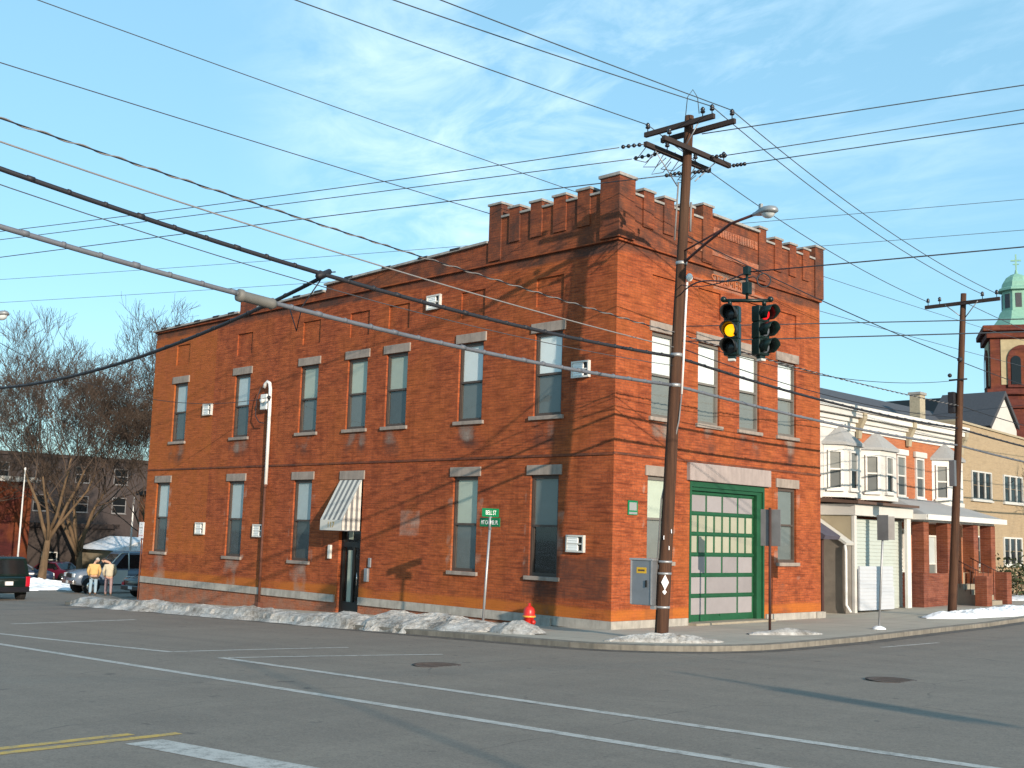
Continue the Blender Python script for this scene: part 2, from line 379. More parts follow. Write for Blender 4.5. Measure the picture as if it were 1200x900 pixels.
def off2(path, d):
    out = []
    for i, (x, y) in enumerate(path):
        a = path[max(i - 1, 0)]; b = path[min(i + 1, len(path) - 1)]
        dx, dy = b[0] - a[0], b[1] - a[1]; L = math.hypot(dx, dy)
        out.append((x - dy / L * d, y + dx / L * d))
    return out
KI = off2(KD, .17)
mb = MB(); mb.open = True
for i in range(len(KD) - 1):
    a, b = KI[i], KI[i + 1]; c, d = inner(*KD[i]), inner(*KD[i + 1])
    N = 5
    for k in range(N):
        def P(p, q, t): x, y = p[0] + (q[0] - p[0]) * t, p[1] + (q[1] - p[1]) * t; return (x, y, SW(x, y))
        mb.quad(P(a, c, k / N), P(b, d, k / N), P(b, d, (k + 1) / N), P(a, c, (k + 1) / N))
struct(mb.build('sidewalk', 'paving'))
mb = MB()
for i in range(len(KD) - 1):
    a, b, c, d = KD[i], KD[i + 1], KI[i], KI[i + 1]
    w = .5 + .5 * noise.noise(Vector((a[0] * 2, a[1] * 2, 0)))
    vs = [(a[0], a[1], G(*a) - .05), (b[0], b[1], G(*b) - .05), (b[0], b[1], SW(*b) - .015), (a[0], a[1], SW(*a) - .015), (c[0], c[1], SW(*c) + .004), (d[0], d[1], SW(*d) + .004), (c[0], c[1], G(*c) - .05), (d[0], d[1], G(*d) - .05)]
    mb.add(vs, ((0, 1, 2, 3), (3, 2, 5, 4), (4, 5, 7, 6)))
mb.open = True
struct(mb.build('kerb', 'kerb_stone'))

def mark(pts, w, name, mat, lift=.004):
    mb = MB(); mb.open = True; pts = dense(pts, .5); L, Rr = off2(pts, w / 2), off2(pts, -w / 2)
    for i in range(len(pts) - 1):
        mb.quad(*[(p[0], p[1], G(*p) + lift) for p in (Rr[i], Rr[i + 1], L[i + 1], L[i])])
    return struct(mb.build(name, mat))
mark([(-9.5, -12.83), (-6, -12.86), (6, -13.2), (15.5, -13.52)], .17, 'crosswalk_marking', 'white_marking')
mark([(-.25, -11.08), (7, -11.5), (16.5, -12.12)], .17, 'crosswalk_marking', 'white_marking', .0042)
mark([(-11, -11.62), (-6, -11.4), (-1.95, -11.14)], .16, 'crosswalk_marking', 'white_marking', .0044)
mark([(-2.0, -11.05), (-1.5, -9.6), (-.75, -7.7)], .15, 'crosswalk_marking', 'white_marking', .0046)
mark([(-.1, -10.98), (.6, -9.6), (1.85, -7.35)], .15, 'crosswalk_marking', 'white_marking', .0048)
mark([(-13.3, -9.7), (-13.45, -6.0)], .28, 'stop_marking', 'white_marking')
mark([(8.05, -16.95), (12.5, -16.55)], .42, 'stop_marking', 'white_marking')
mark([(7.98, -40), (7.93, -24), (7.78, -16.4)], .155, 'lane_marking', 'yellow_marking')
mark([(7.74, -40), (7.68, -24), (7.5, -16.8)], .155, 'lane_marking', 'yellow_marking')
mark([(6.6, 1.5), (6.75, 4)], .12, 'lane_marking', 'white_marking'); mark([(9.2, 9), (8.6, 16)], .12, 'lane_marking', 'white_marking')
mark([(11, 2), (10.3, 10), (9.5, 20)], .1, 'lane_marking', 'white_marking')

def disc(name, x, y, r, mat, label, cat, sq=1.0):
    mb = MB(); mb.lathe([(r * .98, .0), (r, .006), (r * .86, .008), (r * .84, .004), (0.001, .005)], (x, y, G(x, y) + .002), 28)
    for k in range(5): mb.box(x - r * .6, x + r * .6, y - r * .5 + k * r * .25 - .02, y - r * .5 + k * r * .25 + .02, G(x, y) + .004, G(x, y) + .011)
    return tag(mb.build(name, mat), label, cat)
m = NT('gutter_dirt'); p = m.geo(); a = m.noise(p, 3, 6, .75); b_ = m.noise(p, 24, 4, .8)
m.base(m.ramp(m.math('ADD', m.math('MULTIPLY', a, .65), m.math('MULTIPLY', b_, .35)), (.36, (.045, .038, .033)), (.5, (.085, .073, .062)), (.62, (.175, .145, .118)))); m.set(.8); MATS['gutter_dirt'] = m.m
mark(off2(KD, -.2)[:-2], .42, 'gutter', 'gutter_dirt', .0036)
disc('manhole_cover', 3.55, -9.0, .44, 'manhole', 'rusty round manhole cover in the road in front of the red hydrant', 'manhole')
disc('manhole_cover', 10.2, -5.15, .42, 'manhole', 'rusty round manhole cover in the right hand road below the garage door', 'manhole')

# ------------------------------------------------------------------ firehouse
FH = thing('brick_building', 'two storey red brick corner building with a battlemented parapet and green garage door', 'building', (0, 0, -.2))
XL, YR = -24.86, 10.32
WU = [-22.6, -18.05, -13.78, -11.06, -9.02, -5.57, -2.43]
WL = [-23.5, -18.05, -13.82, -5.62, -2.45]
WR = [2.05, 4.17, 6.24, 8.33]; WRL = [1.95, 8.33]
opL = [(c - .53, c + .53, 5.39, 7.73, .2, 0) for c in WU] + [(c - .53, c + .53, 1.02, 3.76, .2, 0) for c in WL]
opL += [(-11.62, -10.46, -1.2, 3.73, .28, 0)]
opL += [(c - .52, c + .52, 8.48, 9.3, .055, 1) for c in WU]
opR = [(c - .53, c + .53, 5.39, 7.73, .2, 0) for c in WR] + [(c - .53, c + .53, 1.52, 3.79, .2, 0) for c in WRL]
opR += [(3.3, 7.05, -.6, 3.76, .3, 0)] + [(c - .55, c + .55, 8.5, 9.3, .055, 1) for c in WR]
def grid_wall(mb, P, a0, a1, z0, z1, ops, cell=.3, depth_sign=1):
    """P(a, depth, z) -> point; cells are left out where there is an opening; jambs are added"""
    def cuts(lo, hi, extra):
        e = sorted({round(v, 4) for v in [lo, hi] + [x for x in extra if lo < x < hi]}); out = [e[0]]
        for p, q in zip(e[:-1], e[1:]):
            n = max(1, int(math.ceil((q - p) / cell))); out += [p + (q - p) * i / n for i in range(1, n + 1)]
        return out
    A = cuts(a0, a1, [o[i] for o in ops for i in (0, 1)]); Z = cuts(z0, z1, [o[i] for o in ops for i in (2, 3)])
    idx = {}; vs = []; fs = []
    def vid(i, j):
        if (i, j) not in idx: idx[(i, j)] = len(vs); vs.append(P(A[i], 0, Z[j]))
        return idx[(i, j)]
    for i in range(len(A) - 1):
        for j in range(len(Z) - 1):
            ca, cz = (A[i] + A[i + 1]) / 2, (Z[j] + Z[j + 1]) / 2
            if any(o[0] < ca < o[1] and o[2] < cz < o[3] for o in ops): continue
            fs.append((vid(i, j), vid(i + 1, j), vid(i + 1, j + 1), vid(i, j + 1)))
    mb.add(vs, fs)
    for a, b, c, d, dep, back in ops:
        c = max(c, z0)
        for (p, q) in (((a, c), (a, d)), ((a, d), (b, d)), ((b, d), (b, c)), ((b, c), (a, c))):
            mb.quad(P(p[0], 0, p[1]), P(q[0], 0, q[1]), P(q[0], dep, q[1]), P(p[0], dep, p[1]))
        if back: mb.quad(P(a, dep, c), P(b, dep, c), P(b, dep, d), P(a, dep, d))
def stainfn(x, y, z):
    soot = pale = org = 0.0
    left = y < .3 and x < -.05
    a = x if left else y
    for c in (WU if left else WR):                      # sooty and lime-streaked patch between the storeys
        if abs(a - c) < .85 and 4.25 < z < 5.35:
            k = max(0, 1 - abs(a - c) / .8) ** .5 * max(0, min(1, (z - 4.25) * 2.2)) * (.55 + .75 * noise.noise(Vector((a * 2.3, z * 1.7, c))))
            soot = max(soot, 1.05 * k); pale = max(pale, .7 * k * (1 if z > 4.85 else .4))
    for c in (WL if left else WRL):
        if abs(a - c) < .7 and -.1 < z < 1.0:
            k = max(0, 1 - abs(a - c) / .75) ** .4 * (.75 + .8 * noise.noise(Vector((a * 3, z * 2, c))))
            pale = max(pale, (.55 if c < -10 else .3) * k); soot = max(soot, .5 * k)
    if z > 9.7: soot = max(soot, .62 + .4 * noise.noise(Vector((x * .6, y * .6, z))))
    if 9.85 < z < 10.15: soot = max(soot, .75)
    if z < .35: org = .75 + .6 * noise.noise(Vector((x * .8, y * .8, z * 2)))
    if z < -.12: org = .4; soot = max(soot, .35); pale = max(pale, .4)
    if left and -8.6 < x < -7.5 and 1.9 < z < 2.75: pale = .45 + .3 * noise.noise(Vector((a * 4, z * 4, 0)))
    for c in (WL if left else WRL):
        if .53 < abs(a - c) < .75 and 1.0 < z < 3.7: pale = max(pale, .25 + .5 * noise.noise(Vector((a * 2, z * 4.5, c))))
    if left and x > -3.2 and .5 < z < 1.6: soot = max(soot, .62)
    if left and x < -20 and z > 1: org = max(org, .5)
    if (not left) and abs(a - 2) < .6 and z < 1.5: soot = max(soot, .45)
    if (not left) and 4.3 < a < 6.6 and 9.3 < z < 10.2: pale = max(pale, .45)
    if (not left) and z > 4.4 and z < 5.2: soot = max(soot, .3)
    return (soot, pale, org)
mb = MB(); mb.open = True
grid_wall(mb, lambda a, d, z: (a, d, z), XL, 0, -1.2, 10.0, opL, .17)
grid_wall(mb, lambda a, d, z: (-d, a, z), 0, YR, -.6, 10.0, opR, .17)
grid_wall(mb, lambda a, d, z: (XL + d, a, z), 0, YR, -1.4, 10.0, [], 1.2)
grid_wall(mb, lambda a, d, z: (a, YR, z), XL, 0, -1.4, 10.0, [], 1.2)
WALL = mb.build('wall', 'old_red_brick', FH, stain=stainfn)
# inside darkness behind the openings
mb = MB(); mb.box(XL + .5, -.5, .5, YR - .4, -1.0, 9.6); mb.build('interior', 'dark_wall', FH)
# roof
mb = MB(); mb.box(XL + .3, -.35, .35, YR - .3, 9.7, 9.8); mb.build('roof', 'roof_tar', FH)
# parapet: thin proud band above the string course, stepping down to the back
mb = MB(); pj = .07
def pbox(x0, x1, y0, y1, z0, z1): mb.box(x0, x1, y0, y1, z0, z1)
def slab_l(x0, x1, y0, y1, z0, za, zb):                 # sloping top from x0 (za) to x1 (zb)
    n = max(1, int((x1 - x0) / .5))
    for i in range(n):
        p, q = x0 + (x1 - x0) * i / n, x0 + (x1 - x0) * (i + 1) / n; tp, tq = za + (zb - za) * i / n, za + (zb - za) * (i + 1) / n
        mb.add([(p, y0, z0), (q, y0, z0), (q, y1, z0), (p, y1, z0), (p, y0, tp), (q, y0, tq), (q, y1, tq), (p, y1, tp)], ((0, 1, 5, 4), (2, 3, 7, 6), (4, 5, 6, 7), (0, 4, 7, 3), (1, 2, 6, 5)))
mb.open = True
slab_l(XL, -18.36, -pj, .3, 10.0, 10.0, 10.08); slab_l(-17.2, -12.95, -pj, .3, 10.0, 10.12, 10.2); slab_l(-12.95, -4.86, -pj, .3, 10.0, 10.42, 10.62)
slab_l(-18.36, -17.2, -pj - .03, .4, 10.0, 10.6, 10.6)
zc = 11.3
def crenel(axis, spans, piers, flush0, flush1, zb=10.0):
    pass
ML = [(-4.86, -4.36, 11.72), (-4.02, -3.6, 11.5), (-3.16, -2.72, 11.5), (-2.27, -1.8, 11.5), (-1.37, -.92, 11.5)]
MR = [(.92, 1.38, 11.5), (1.83, 2.28, 11.5), (2.74, 3.2, 11.5), (3.65, 4.12, 11.72), (6.56, 6.96, 11.66), (7.45, 7.85, 11.5), (8.3, 8.7, 11.5), (9.1, 9.5, 11.5), (9.86, 10.38, 11.72)]
slab_l(-4.86, -.001, -pj, .3, 10.0, zc, zc)
for a, b, t in ML: slab_l(a, b, -pj - .05, .34, 10.5 if t < 11.6 else 10.05, t, t)
def slab_r(y0, y1, x0, x1, z0, z1):
    n = max(1, int((y1 - y0) / .5))
    for i in range(n): mb.box(x0, x1, y0 + (y1 - y0) * i / n, y0 + (y1 - y0) * (i + 1) / n, z0, z1)
slab_r(.301, 4.12, -.3, pj, 10.0, zc); slab_r(4.12, 6.56, -.3, pj, 10.0, 11.5); slab_r(6.56, YR + .05, -.3, pj, 10.0, zc)
for a, b, t in MR: slab_r(a, b, -.34, pj + .05, 10.5 if t < 11.6 else 10.05, t)
mb.box(-.53, pj + .07, -pj - .07, .53, 10.02, 11.68)    # corner pier
PAR = mb.build('parapet', 'old_red_brick', FH, stain=lambda x, y, z: (.6 + .4 * noise.noise(Vector((x * 1.5, y * 1.5, z * 2.5))), .25 if z > 11.2 else .05, .2))
mb = MB(); cp = .045
def cap(x0, x1, y0, y1, z, h=.07): mb.bbox(x0 - cp, x1 + cp, y0 - cp, y1 + cp, z, z + h, .012)
for a, b, t in ML: cap(a, b, -pj - .05, .34, t)
for a, b, t in MR: cap(-.34, pj + .05, a, b, t)
cap(-.53, pj + .07, -pj - .07, .53, 11.68, .09)
prev = -4.36
for a, b, t in ML[1:] + [(-.53, 0, 0)]: mb.bbox(prev, a, -pj - .06, .34, zc, zc + .065, .01); prev = b
prev = .53
for a, b, t in MR[:4]: mb.bbox(-.34, pj + .06, prev, a, zc, zc + .065, .01); prev = b
mb.bbox(-.34, pj + .1, 4.12, 6.56, 11.5, 11.58, .012); prev = 6.96
for a, b, t in MR[5:]: mb.bbox(-.34, pj + .06, prev, a, zc, zc + .065, .01); prev = b
def capslope(x0, x1, za, zb):
    y0, y1 = -pj - .09, .36; h = .07
    mb.add([(x0, y0, za), (x1, y0, zb), (x1, y1, zb), (x0, y1, za), (x0, y0, za + h), (x1, y0, zb + h), (x1, y1, zb + h), (x0, y1, za + h)], ((0, 3, 2, 1), (4, 5, 6, 7), (0, 1, 5, 4), (2, 3, 7, 6), (0, 4, 7, 3), (1, 2, 6, 5)))
capslope(-24.95, -18.42, 10.002, 10.082); capslope(-17.14, -13.0, 10.123, 10.203); capslope(-13.0, -4.9, 10.422, 10.622)
mb.build('coping', 'coping', PAR)
mb = MB()                                                # dark tin clips along the coping
for x in (-24.0, -22.9, -21.4, -20.0, -18.9, -16.2, -14.6, -13.3, -11.6, -9.6, -7.8, -6.3):
    base = (10.0 + .0123 * (x + 24.86) if x < -18 else (10.12 + .0188 * (x + 17.2) if x < -13 else 10.42 + .0247 * (x + 12.95)))
    mb.box(x - .22, x + .22, -pj - .1, .37, base + .03, base + .1)
mb.build('coping_flashing', 'roof_tar', PAR)
# string courses
mb = MB(); mb.box(XL - .03, .001, -.088, -.001, 9.95, 9.996); mb.box(.001, .088, -.088, YR, 9.95, 9.996)
mb.build('cornice', 'old_red_brick', FH, stain=lambda x, y, z: (.45, .1, 0))
mb = MB(); mb.box(XL, -11.7, -.03, -.001, 4.25, 4.31); mb.box(-10.4, .001, -.03, -.001, 4.25, 4.31); mb.box(-11.7, -10.4, -.03, -.001, 4.25, 4.31); mb.box(.001, .03, -.03, YR, 4.27, 4.33)
mb.build('string_course', 'old_red_brick', FH, stain=lambda x, y, z: (.7, 0, 0))
mb = MB(); mb.box(.07, .10, 3.3, 6.9, 10.35, 10.5); mb.box(.07, .1, 4.2, 6.5, 10.95, 11.2)
for k in range(16): mb.box(.1, .125, 4.35 + k * .13, 4.42 + k * .13, 10.97, 11.18)
mb.box(.001, .06, 3.3, 6.9, 9.5, 9.56)
mb.build('brick_panel', 'old_red_brick', FH, stain=lambda x, y, z: (.2, .4, .3))
text_mesh('STEAMERS', .42, (.004, 5.1, 9.66), ROT_E, 'lettering', 'terracotta', FH, .03, sx=.92)
# stone base course
mb = MB()
mb.box(XL - .04, -11.7, -.07, -.002, -.24, 0); mb.box(-10.4, -.002, -.07, -.002, -.24, 0)
mb.box(-.002, .07, -.07, 3.2, -.26, .0); mb.box(.002, .07, 7.12, YR + .06, -.26, .0); mb.box(.07, .12, 9.9, YR + .1, -.3, -.01)
mb.box(-3.0, -2.0, -.13, -.071, -.33, -.06)
mb.build('water_table', 'base_stone', FH)

def window(kind, cx, z0, z1, face, top, low, sashm, lint, sill_h=.11):
    """sash window: frame mesh at the opening, with panes, blind, shade, lintel and sill below it"""
    h = z1 - z0; w = 1.06; rot = 0 if face == 'L' else math.pi / 2
    loc = Vector((cx, 0, z0)) if face == 'L' else Vector((0, cx, z0))
    def add(mbx, name, mat, par):
        o = mbx.build(name, mat, None, False); o.parent = par; return o
    f = MB(); d0, d1 = .07, .15; mid = h * .485
    for x in (-w / 2, w / 2 - .07): f.box(x, x + .07, d0, d1, 0, h)
    f.box(-w / 2 + .07, w / 2 - .07, d0, d1, h - .1, h); f.box(-w / 2 + .07, w / 2 - .07, d0, d1, 0, .09)
    f.box(-w / 2 + .07, w / 2 - .07, d0 - .01, d1, mid, mid + .06)
    for x in (-w / 2 + .07, w / 2 - .105): f.box(x, x + .035, d0 + .02, d1, .09, mid); f.box(x, x + .035, d0 + .02, d1, mid + .06, h - .1)
    o = f.build('window', sashm, None, False); o.parent = FH; o.location = loc - FH.location; o.rotation_euler = (0, 0, rot)
    g = MB(); g.open = True; g.quad((-w / 2 + .1, .102, mid + .05), (w / 2 - .1, .102, mid + .05), (w / 2 - .1, .102, h - .09), (-w / 2 + .1, .102, h - .09)); add(g, 'upper_pane', 'glass', o)
    g = MB(); g.open = True; g.quad((-w / 2 + .1, .122, .08), (w / 2 - .1, .122, .08), (w / 2 - .1, .122, mid + .01), (-w / 2 + .1, .122, mid + .01)); add(g, 'lower_pane', 'glass', o)
    g = MB(); g.box(-w / 2 + .09, w / 2 - .09,   .132, .136, mid + .03, h - .03); add(g, 'window_blind', top, o)
    g = MB(); g.box(-w / 2 + .09, w / 2 - .09,   .136, .14, .03, mid + .03); add(g, 'window_shade', low, o)
    s = MB(); s.bbox(-w / 2 - .12, w / 2 + .12, -.045, .16, h + .002, h + .275, .012); add(s, 'lintel', lint, o)
    s = MB(); s.bbox(-w / 2 - .11, w / 2 + .11, -.075, .11, -sill_h, -.002, .012); add(s, 'sill', lint, o)
    return o
tops = ['blind_grey', 'blind_grey', 'blind_green', 'blind_green', 'blind_green', 'blind_white', 'blind_white']
lows = ['screen_dark', 'screen_dark', 'screen_grey', 'screen_grey', 'screen_dark', 'screen_grey', 'screen_grey']
for c, a, b in zip(WU, tops, lows): window('u', c, 5.39, 7.73, 'L', a, b, 'sash_brown', 'lintel_stone')
for c, a, b in zip(WL, ['blind_grey', 'blind_grey', 'blind_grey', 'blind_green', 'screen_grey'], ['screen_dark', 'screen_dark', 'screen_dark', 'screen_grey', 'black_glass']): window('l', c, 1.02, 3.76, 'L', a, b, 'sash_brown', 'lintel_stone')
for c, b in zip(WR, ['screen_light', 'screen_light', 'screen_light', 'screen_light']): window('u', c, 5.39, 7.73, 'R', 'blind_white', b, 'sash_grey', 'lintel_stone')
window('l', WRL[0], 1.52, 3.79, 'R', 'blind_green', 'screen_light', 'sash_grey', 'lintel_stone'); window('l', WRL[1], 1.52, 3.79, 'R', 'screen_grey', 'screen_grey', 'sash_brown', 'lintel_stone')

# garage door
mb = MB(); mb.bbox(-.05, .12, 3.16, 7.26, 3.762, 4.26, .02); mb.build('garage_lintel', 'pink_stone', FH)
mb = MB()
mb.box(-.2, -.04, 3.3, 3.46, -.2, 3.75); mb.box(-.2, -.04, 6.72, 7.05, -.2, 3.75); mb.box(-.2, -.04, 3.46, 6.72, 3.5, 3.75); mb.box(-.04, .015, 3.3, 3.38, -.2, 3.75); mb.box(-.04, .015, 6.97, 7.05, -.2, 3.75); mb.box(-.04, .015, 3.38, 6.97, 3.6, 3.75)
mb.build('garage_frame', 'green_paint', FH)
y0, y1 = 3.46, 6.72; cols4 = rng(y0 + .05, y1 - .05, 4)
mb = MB(); mb.box(-.26, -.17, y0, y1, -.13, 3.5); GD = mb.build('garage_door', 'green_paint', FH)
mp = MB(); mg = MB(); mm = MB()
for k in range(6):
    zt = 3.38 - .573 * k; zb = zt - .455
    mm.box(-.17, -.145, y0, y1, zt + .03, zt + .09)
    cells = cols4 if k in (0, 3) else ([cols4[0], cols4[1], cols4[3], cols4[4]] if k > 3 else rng(cols4[0], cols4[4], 8))
    for a, b in zip(cells[:-1], cells[1:]):
        g_ = .045 if k not in (1, 2) else .05
        (mg if k in (1, 2) else mp).bbox(-.175, -.15, a + g_, b - g_, zb, zt, .008)
mp.build('door_panel', 'door_panel', GD); mg.build('door_glazing', 'door_glazing', GD); mm.box(-.17, -.15, 5.0, 5.1, 0, .06); mm.build('door_rail', 'green_paint', GD)
mb = MB(); mb.bbox(-.3, .35, 3.2, 7.15, -.32, -.13, .03); mb.build('garage_threshold', 'step_concrete', FH)

# entrance door with striped awning
mb = MB(); mb.box(-11.62, -11.52, .12, .24, -.58, 3.7); mb.box(-10.56, -10.46, .12, .24, -.58, 3.7); mb.box(-11.52, -10.56, .12, .24, 1.55, 1.72); mb.box(-11.52, -10.56, .12, .24, 3.6, 3.7); mb.box(-11.52, -10.56, .14, .22, -.58, -.2); mb.box(-11.0, -10.93, .13, .22, -.2, 1.55)
ED = mb.build('entrance_door', 'black_paint', FH)
mb = MB(); mb.open = True; mb.quad((-11.52, .17, -.2), (-10.56, .17, -.2), (-10.56, .17, 3.6), (-11.52, .17, 3.6)); mb.build('door_glass', 'glass', ED)
mb = MB(); mb.box(-11.34, -11.12, .2, .21, -.3, 1.45); mb.box(-11.34, -11.12, .2, .21, 1.8, 2.2); mb.build('door_curtain', 'blind_green', ED)
mb = MB(); mb.cyl((-10.68, .08, .35), (-10.68, .08, .75), .015, 8); mb.cyl((-10.68, .12, .4), (-10.68, .08, .4), .012, 6); mb.cyl((-10.68, .12, .7), (-10.68, .08, .7), .012, 6); mb.build('door_handle', 'chrome', ED)
mb = MB(); mb.bbox(-11.7, -10.4, -.045, .12, 3.735, 4.02, .012); mb.build('door_lintel', 'lintel_stone', FH)
mb = MB(); mb.bbox(-11.66, -10.42, -.18, .3, -.66, -.575, .02); mb.build('door_step', 'step_concrete', FH)
x0, x1, D_, zt, zv, zb = -11.66, -10.5, .74, 3.72, 2.42, 2.08
aw = MB(); aw.open = True; ag = MB(); ag.open = True
N = 9
for k in range(N):                                       # sloping front
    a, b = x0 + (x1 - x0) * k / N, x0 + (x1 - x0) * (k + 1) / N; t_ = aw if k % 2 == 0 else ag
    for e in (0, .012): t_.quad((a, -.03 - e, zt - e), (a, -D_ - e, zv - e), (b, -D_ - e, zv - e), (b, -.03 - e, zt - e))
for xx in (x0, x1):                                      # side curtains, vertical stripes
    for k in range(7):
        ya, yb = -.03 - (D_ - .03) * k / 7, -.03 - (D_ - .03) * (k + 1) / 7
        za, zb_ = zt + (zv - zt) * k / 7, zt + (zv - zt) * (k + 1) / 7
        (aw if k % 2 == 0 else ag).quad((xx, ya, za - .005), (xx, yb, zb_ - .005), (xx, yb, zb), (xx, ya, zb))
aw.quad((x0, -D_ - .012, zv - .01), (x0, -D_ - .012, zb), (x1, -D_ - .012, zb), (x1, -D_ - .012, zv - .01))
AW = aw.build('awning', 'awning_white', FH); ag.build('awning_stripe', 'awning_grey', AW)
mb = MB(); mb.tube([(x0, -.02, zb), (x0, -D_, zb), (x1, -D_, zb), (x1, -.02, zb)], .015, 6); mb.build('awning_frame', 'steel', AW)
text_mesh('117', .26, ((x0 + x1) / 2, -D_ - .02, (zv + zb) / 2), ROT_S, 'lettering', 'ink_gold', AW, .002)
# small wall fittings
mb = MB(); mb.bbox(-12.1, -11.95, -.09, -.005, 1.15, 1.6, .02); mb.build('wall_lamp', 'white_paint', FH)
mb = MB(); mb.bbox(-10.1, -9.93, -.1, -.005, .5, .92, .02); mb.bbox(-9.97, -9.85, -.06, -.005, .95, 1.25, .015); mb.build('intercom', 'steel', FH)
for (x, z) in ((-7.29, 9.15), (-1.17, 6.57), (-1.22, 1.93), (-20.35, 6.54), (-20.35, 1.99), (-16.35, 1.98)):
    mb = MB(); w, h = .31, .225
    mb.box(x - w, x + w, -.1, -.004, z + h - .045, z + h); mb.box(x - w, x + w, -.1, -.004, z - h, z - h + .045); mb.box(x - w, x - w + .04, -.1, -.004, z - h + .045, z + h - .045); mb.box(x + w - .04, x + w, -.1, -.004, z - h + .045, z + h - .045)
    mb.box(x - w + .04, x + w - .04, -.085, -.05, z - .02, z + .02)
    v = mb.build('air_vent', 'white_paint', FH)
    mb = MB(); mb.box(x - w + .04, x + .09, -.07, -.01, z - h + .045, z + h - .045)
    for k in range(6): mb.box(x - w + .05, x + .085, -.082, -.07, z - .165 + k * .06, z - .14 + k * .06)
    mb.build('vent_cover', 'blind_white', v)
    mb = MB(); mb.box(x + .09, x + w - .04, -.03, -.01, z - h + .045, z + h - .045); mb.build('vent_grille', 'black_glass', v)
# electric service mast
mb = MB(); X = -15.95
mb.tube([(X - .36, -.16, 7.1), (X - .3, -.16, 7.22), (X - .16, -.16, 7.3), (X - .03, -.16, 7.24), (X, -.14, 7.05), (X, -.12, 6.5), (X, -.1, 3.6)], .062, 10)
SM = mb.build('service_mast', 'white_pipe', FH)
mb = MB(); mb.cyl((X, -.12, 3.6), (X + .02, -.12, -.55), .045, 10); mb.cyl((X, -.11, 3.62), (X, -.11, 3.5), .066, 10); mb.bbox(X - .1, X + .1, -.2, 0, -.7, -.5, .02); mb.build('lower_pipe', 'rust', SM)
mb = MB(); mb.bbox(X - .52, X - .12, -.2, -.003, 6.3, 6.86, .03); mb.lathe([(.1, 0), (.1, .07), (.08, .1), (.001, .11)], (X - .32, -.2, 6.62), 14, 'y', mat=Matrix.Rotation(math.pi, 3, 'Z')); mb.build('meter_box', 'meter_white', SM)
mb = MB(); mb.cyl((X, -.15, 6.62), (X + .35, -.4, 6.66), .03, 8); mb.ball((X + .38, -.42, 6.67), .07); mb.tube([(X - .5, -.22, 7.1), (X - .75, -.2, 6.7), (X - .7, -.25, 6.1), (X - .45, -.25, 5.85), (X - .2, -.2, 5.8)], .018, 6); mb.build('wire_bracket', 'cable_black', SM)
# corner plaque
mb = MB(); mb.bbox(.004, .03, .58, .98, 2.72, 3.1, .005); PQ = mb.build('wall_plaque', 'sign_green', FH)
mb = MB(); mb.box(.031, .033, .63, .93, 2.84, 3.05); mb.box(.031, .033, .62, .95, 2.74, 2.80); mb.build('plaque_face', 'ink_grey', PQ)

# ------------------------------------------------------------------ utility poles
def insulators(mb, pts, h=.16):
    for p in pts:
        mb.lathe([(.012, -.1), (.012, .02), (.05, .02), (.06, .05), (.04, .07), (.055, .1), (.045, .13), (.02, h)], p, 10)
PB, PT = Vector((3.2, -2.1, -.4)), Vector((3.565, -1.735, 12.0))
def pole_at(z): return PB + (PT - PB) * ((z - PB.z) / (PT.z - PB.z))
UP = thing('utility_pole', 'tall leaning wooden utility pole with four crossarms and a street lamp at the corner', 'utility pole', (3.2, -2.1, -.1), group='utility poles')
mb = MB(); zs = rng(-.4, 12.0, 24)
mb.tube([pole_at(z) for z in zs], [.155 - .05 * (z + .4) / 12.4 + .006 * noise.noise(Vector((z * 2, 3, 1))) for z in zs], 14); mb.build('pole', 'pole_wood', UP)
c = pole_at(11.6); t_, u_ = .075, .06
def arm(mb_, p0, p1, w=.045, h=.056):
    p0, p1 = Vector(p0), Vector(p1); d = (p1 - p0).normalized(); s_ = Vector((-d.y, d.x, 0)).normalized() * w; up = Vector((0, 0, h))
    vs = [p0 - s_ - up, p0 + s_ - up, p0 + s_ + up, p0 - s_ + up, p1 - s_ - up, p1 + s_ - up, p1 + s_ + up, p1 - s_ + up]
    mb_.add(vs, ((0, 3, 2, 1), (4, 5, 6, 7), (0, 1, 5, 4), (1, 2, 6, 5), (2, 3, 7, 6), (3, 0, 4, 7)))
armsX = [((2.42, -1.95, 11.74), (4.42, -1.95, 11.74)), ((2.62, -1.56, 11.66), (4.72, -1.56, 11.66))]
armsY = [((3.72, -2.92, 11.12), (3.72, -.3, 11.12)), ((3.36, -3.12, 11.0), (3.36, -.62, 11.0))]
for a in armsX + armsY: mb = MB(); arm(mb, *a); mb.build('crossarm', 'arm_wood', UP)
mb = MB(); insulators(mb, [(2.5, -1.95, 11.87), (4.1, -1.95, 11.87), (4.36, -1.95, 11.87), (4.64, -1.56, 11.8), (3.72, -2.7, 11.25), (3.72, -.55, 11.25), (3.36, -2.3, 11.13), (3.36, -1.2, 11.13)]); mb.build('insulator', 'insulator', UP)
for p, q in (((3.72, -.3, 11.12), (4.1, -.17, 11.13)), ((3.36, -3.1, 11.0), (2.8, -3.3, 11.0)), ((3.36, -2.5, 10.95), (2.7, -2.72, 10.9)), ((3.5, -1.85, 10.62), (3.05, -1.97, 10.6)), ((3.6, -1.7, 10.62), (4.0, -1.6, 10.63)), ((3.72, -1.2, 11.1), (4.15, -1.05, 11.1))):
    p, q = Vector(p), Vector(q); mb = MB()
    for k in range(4):
        m_ = p.lerp(q, .25 + .22 * k); mb.ball(m_, .05, .05, .05, 8, 5)
    mb.cyl(p, q, .012, 6); mb.build('insulator_string', 'insulator', UP)
mb = MB()
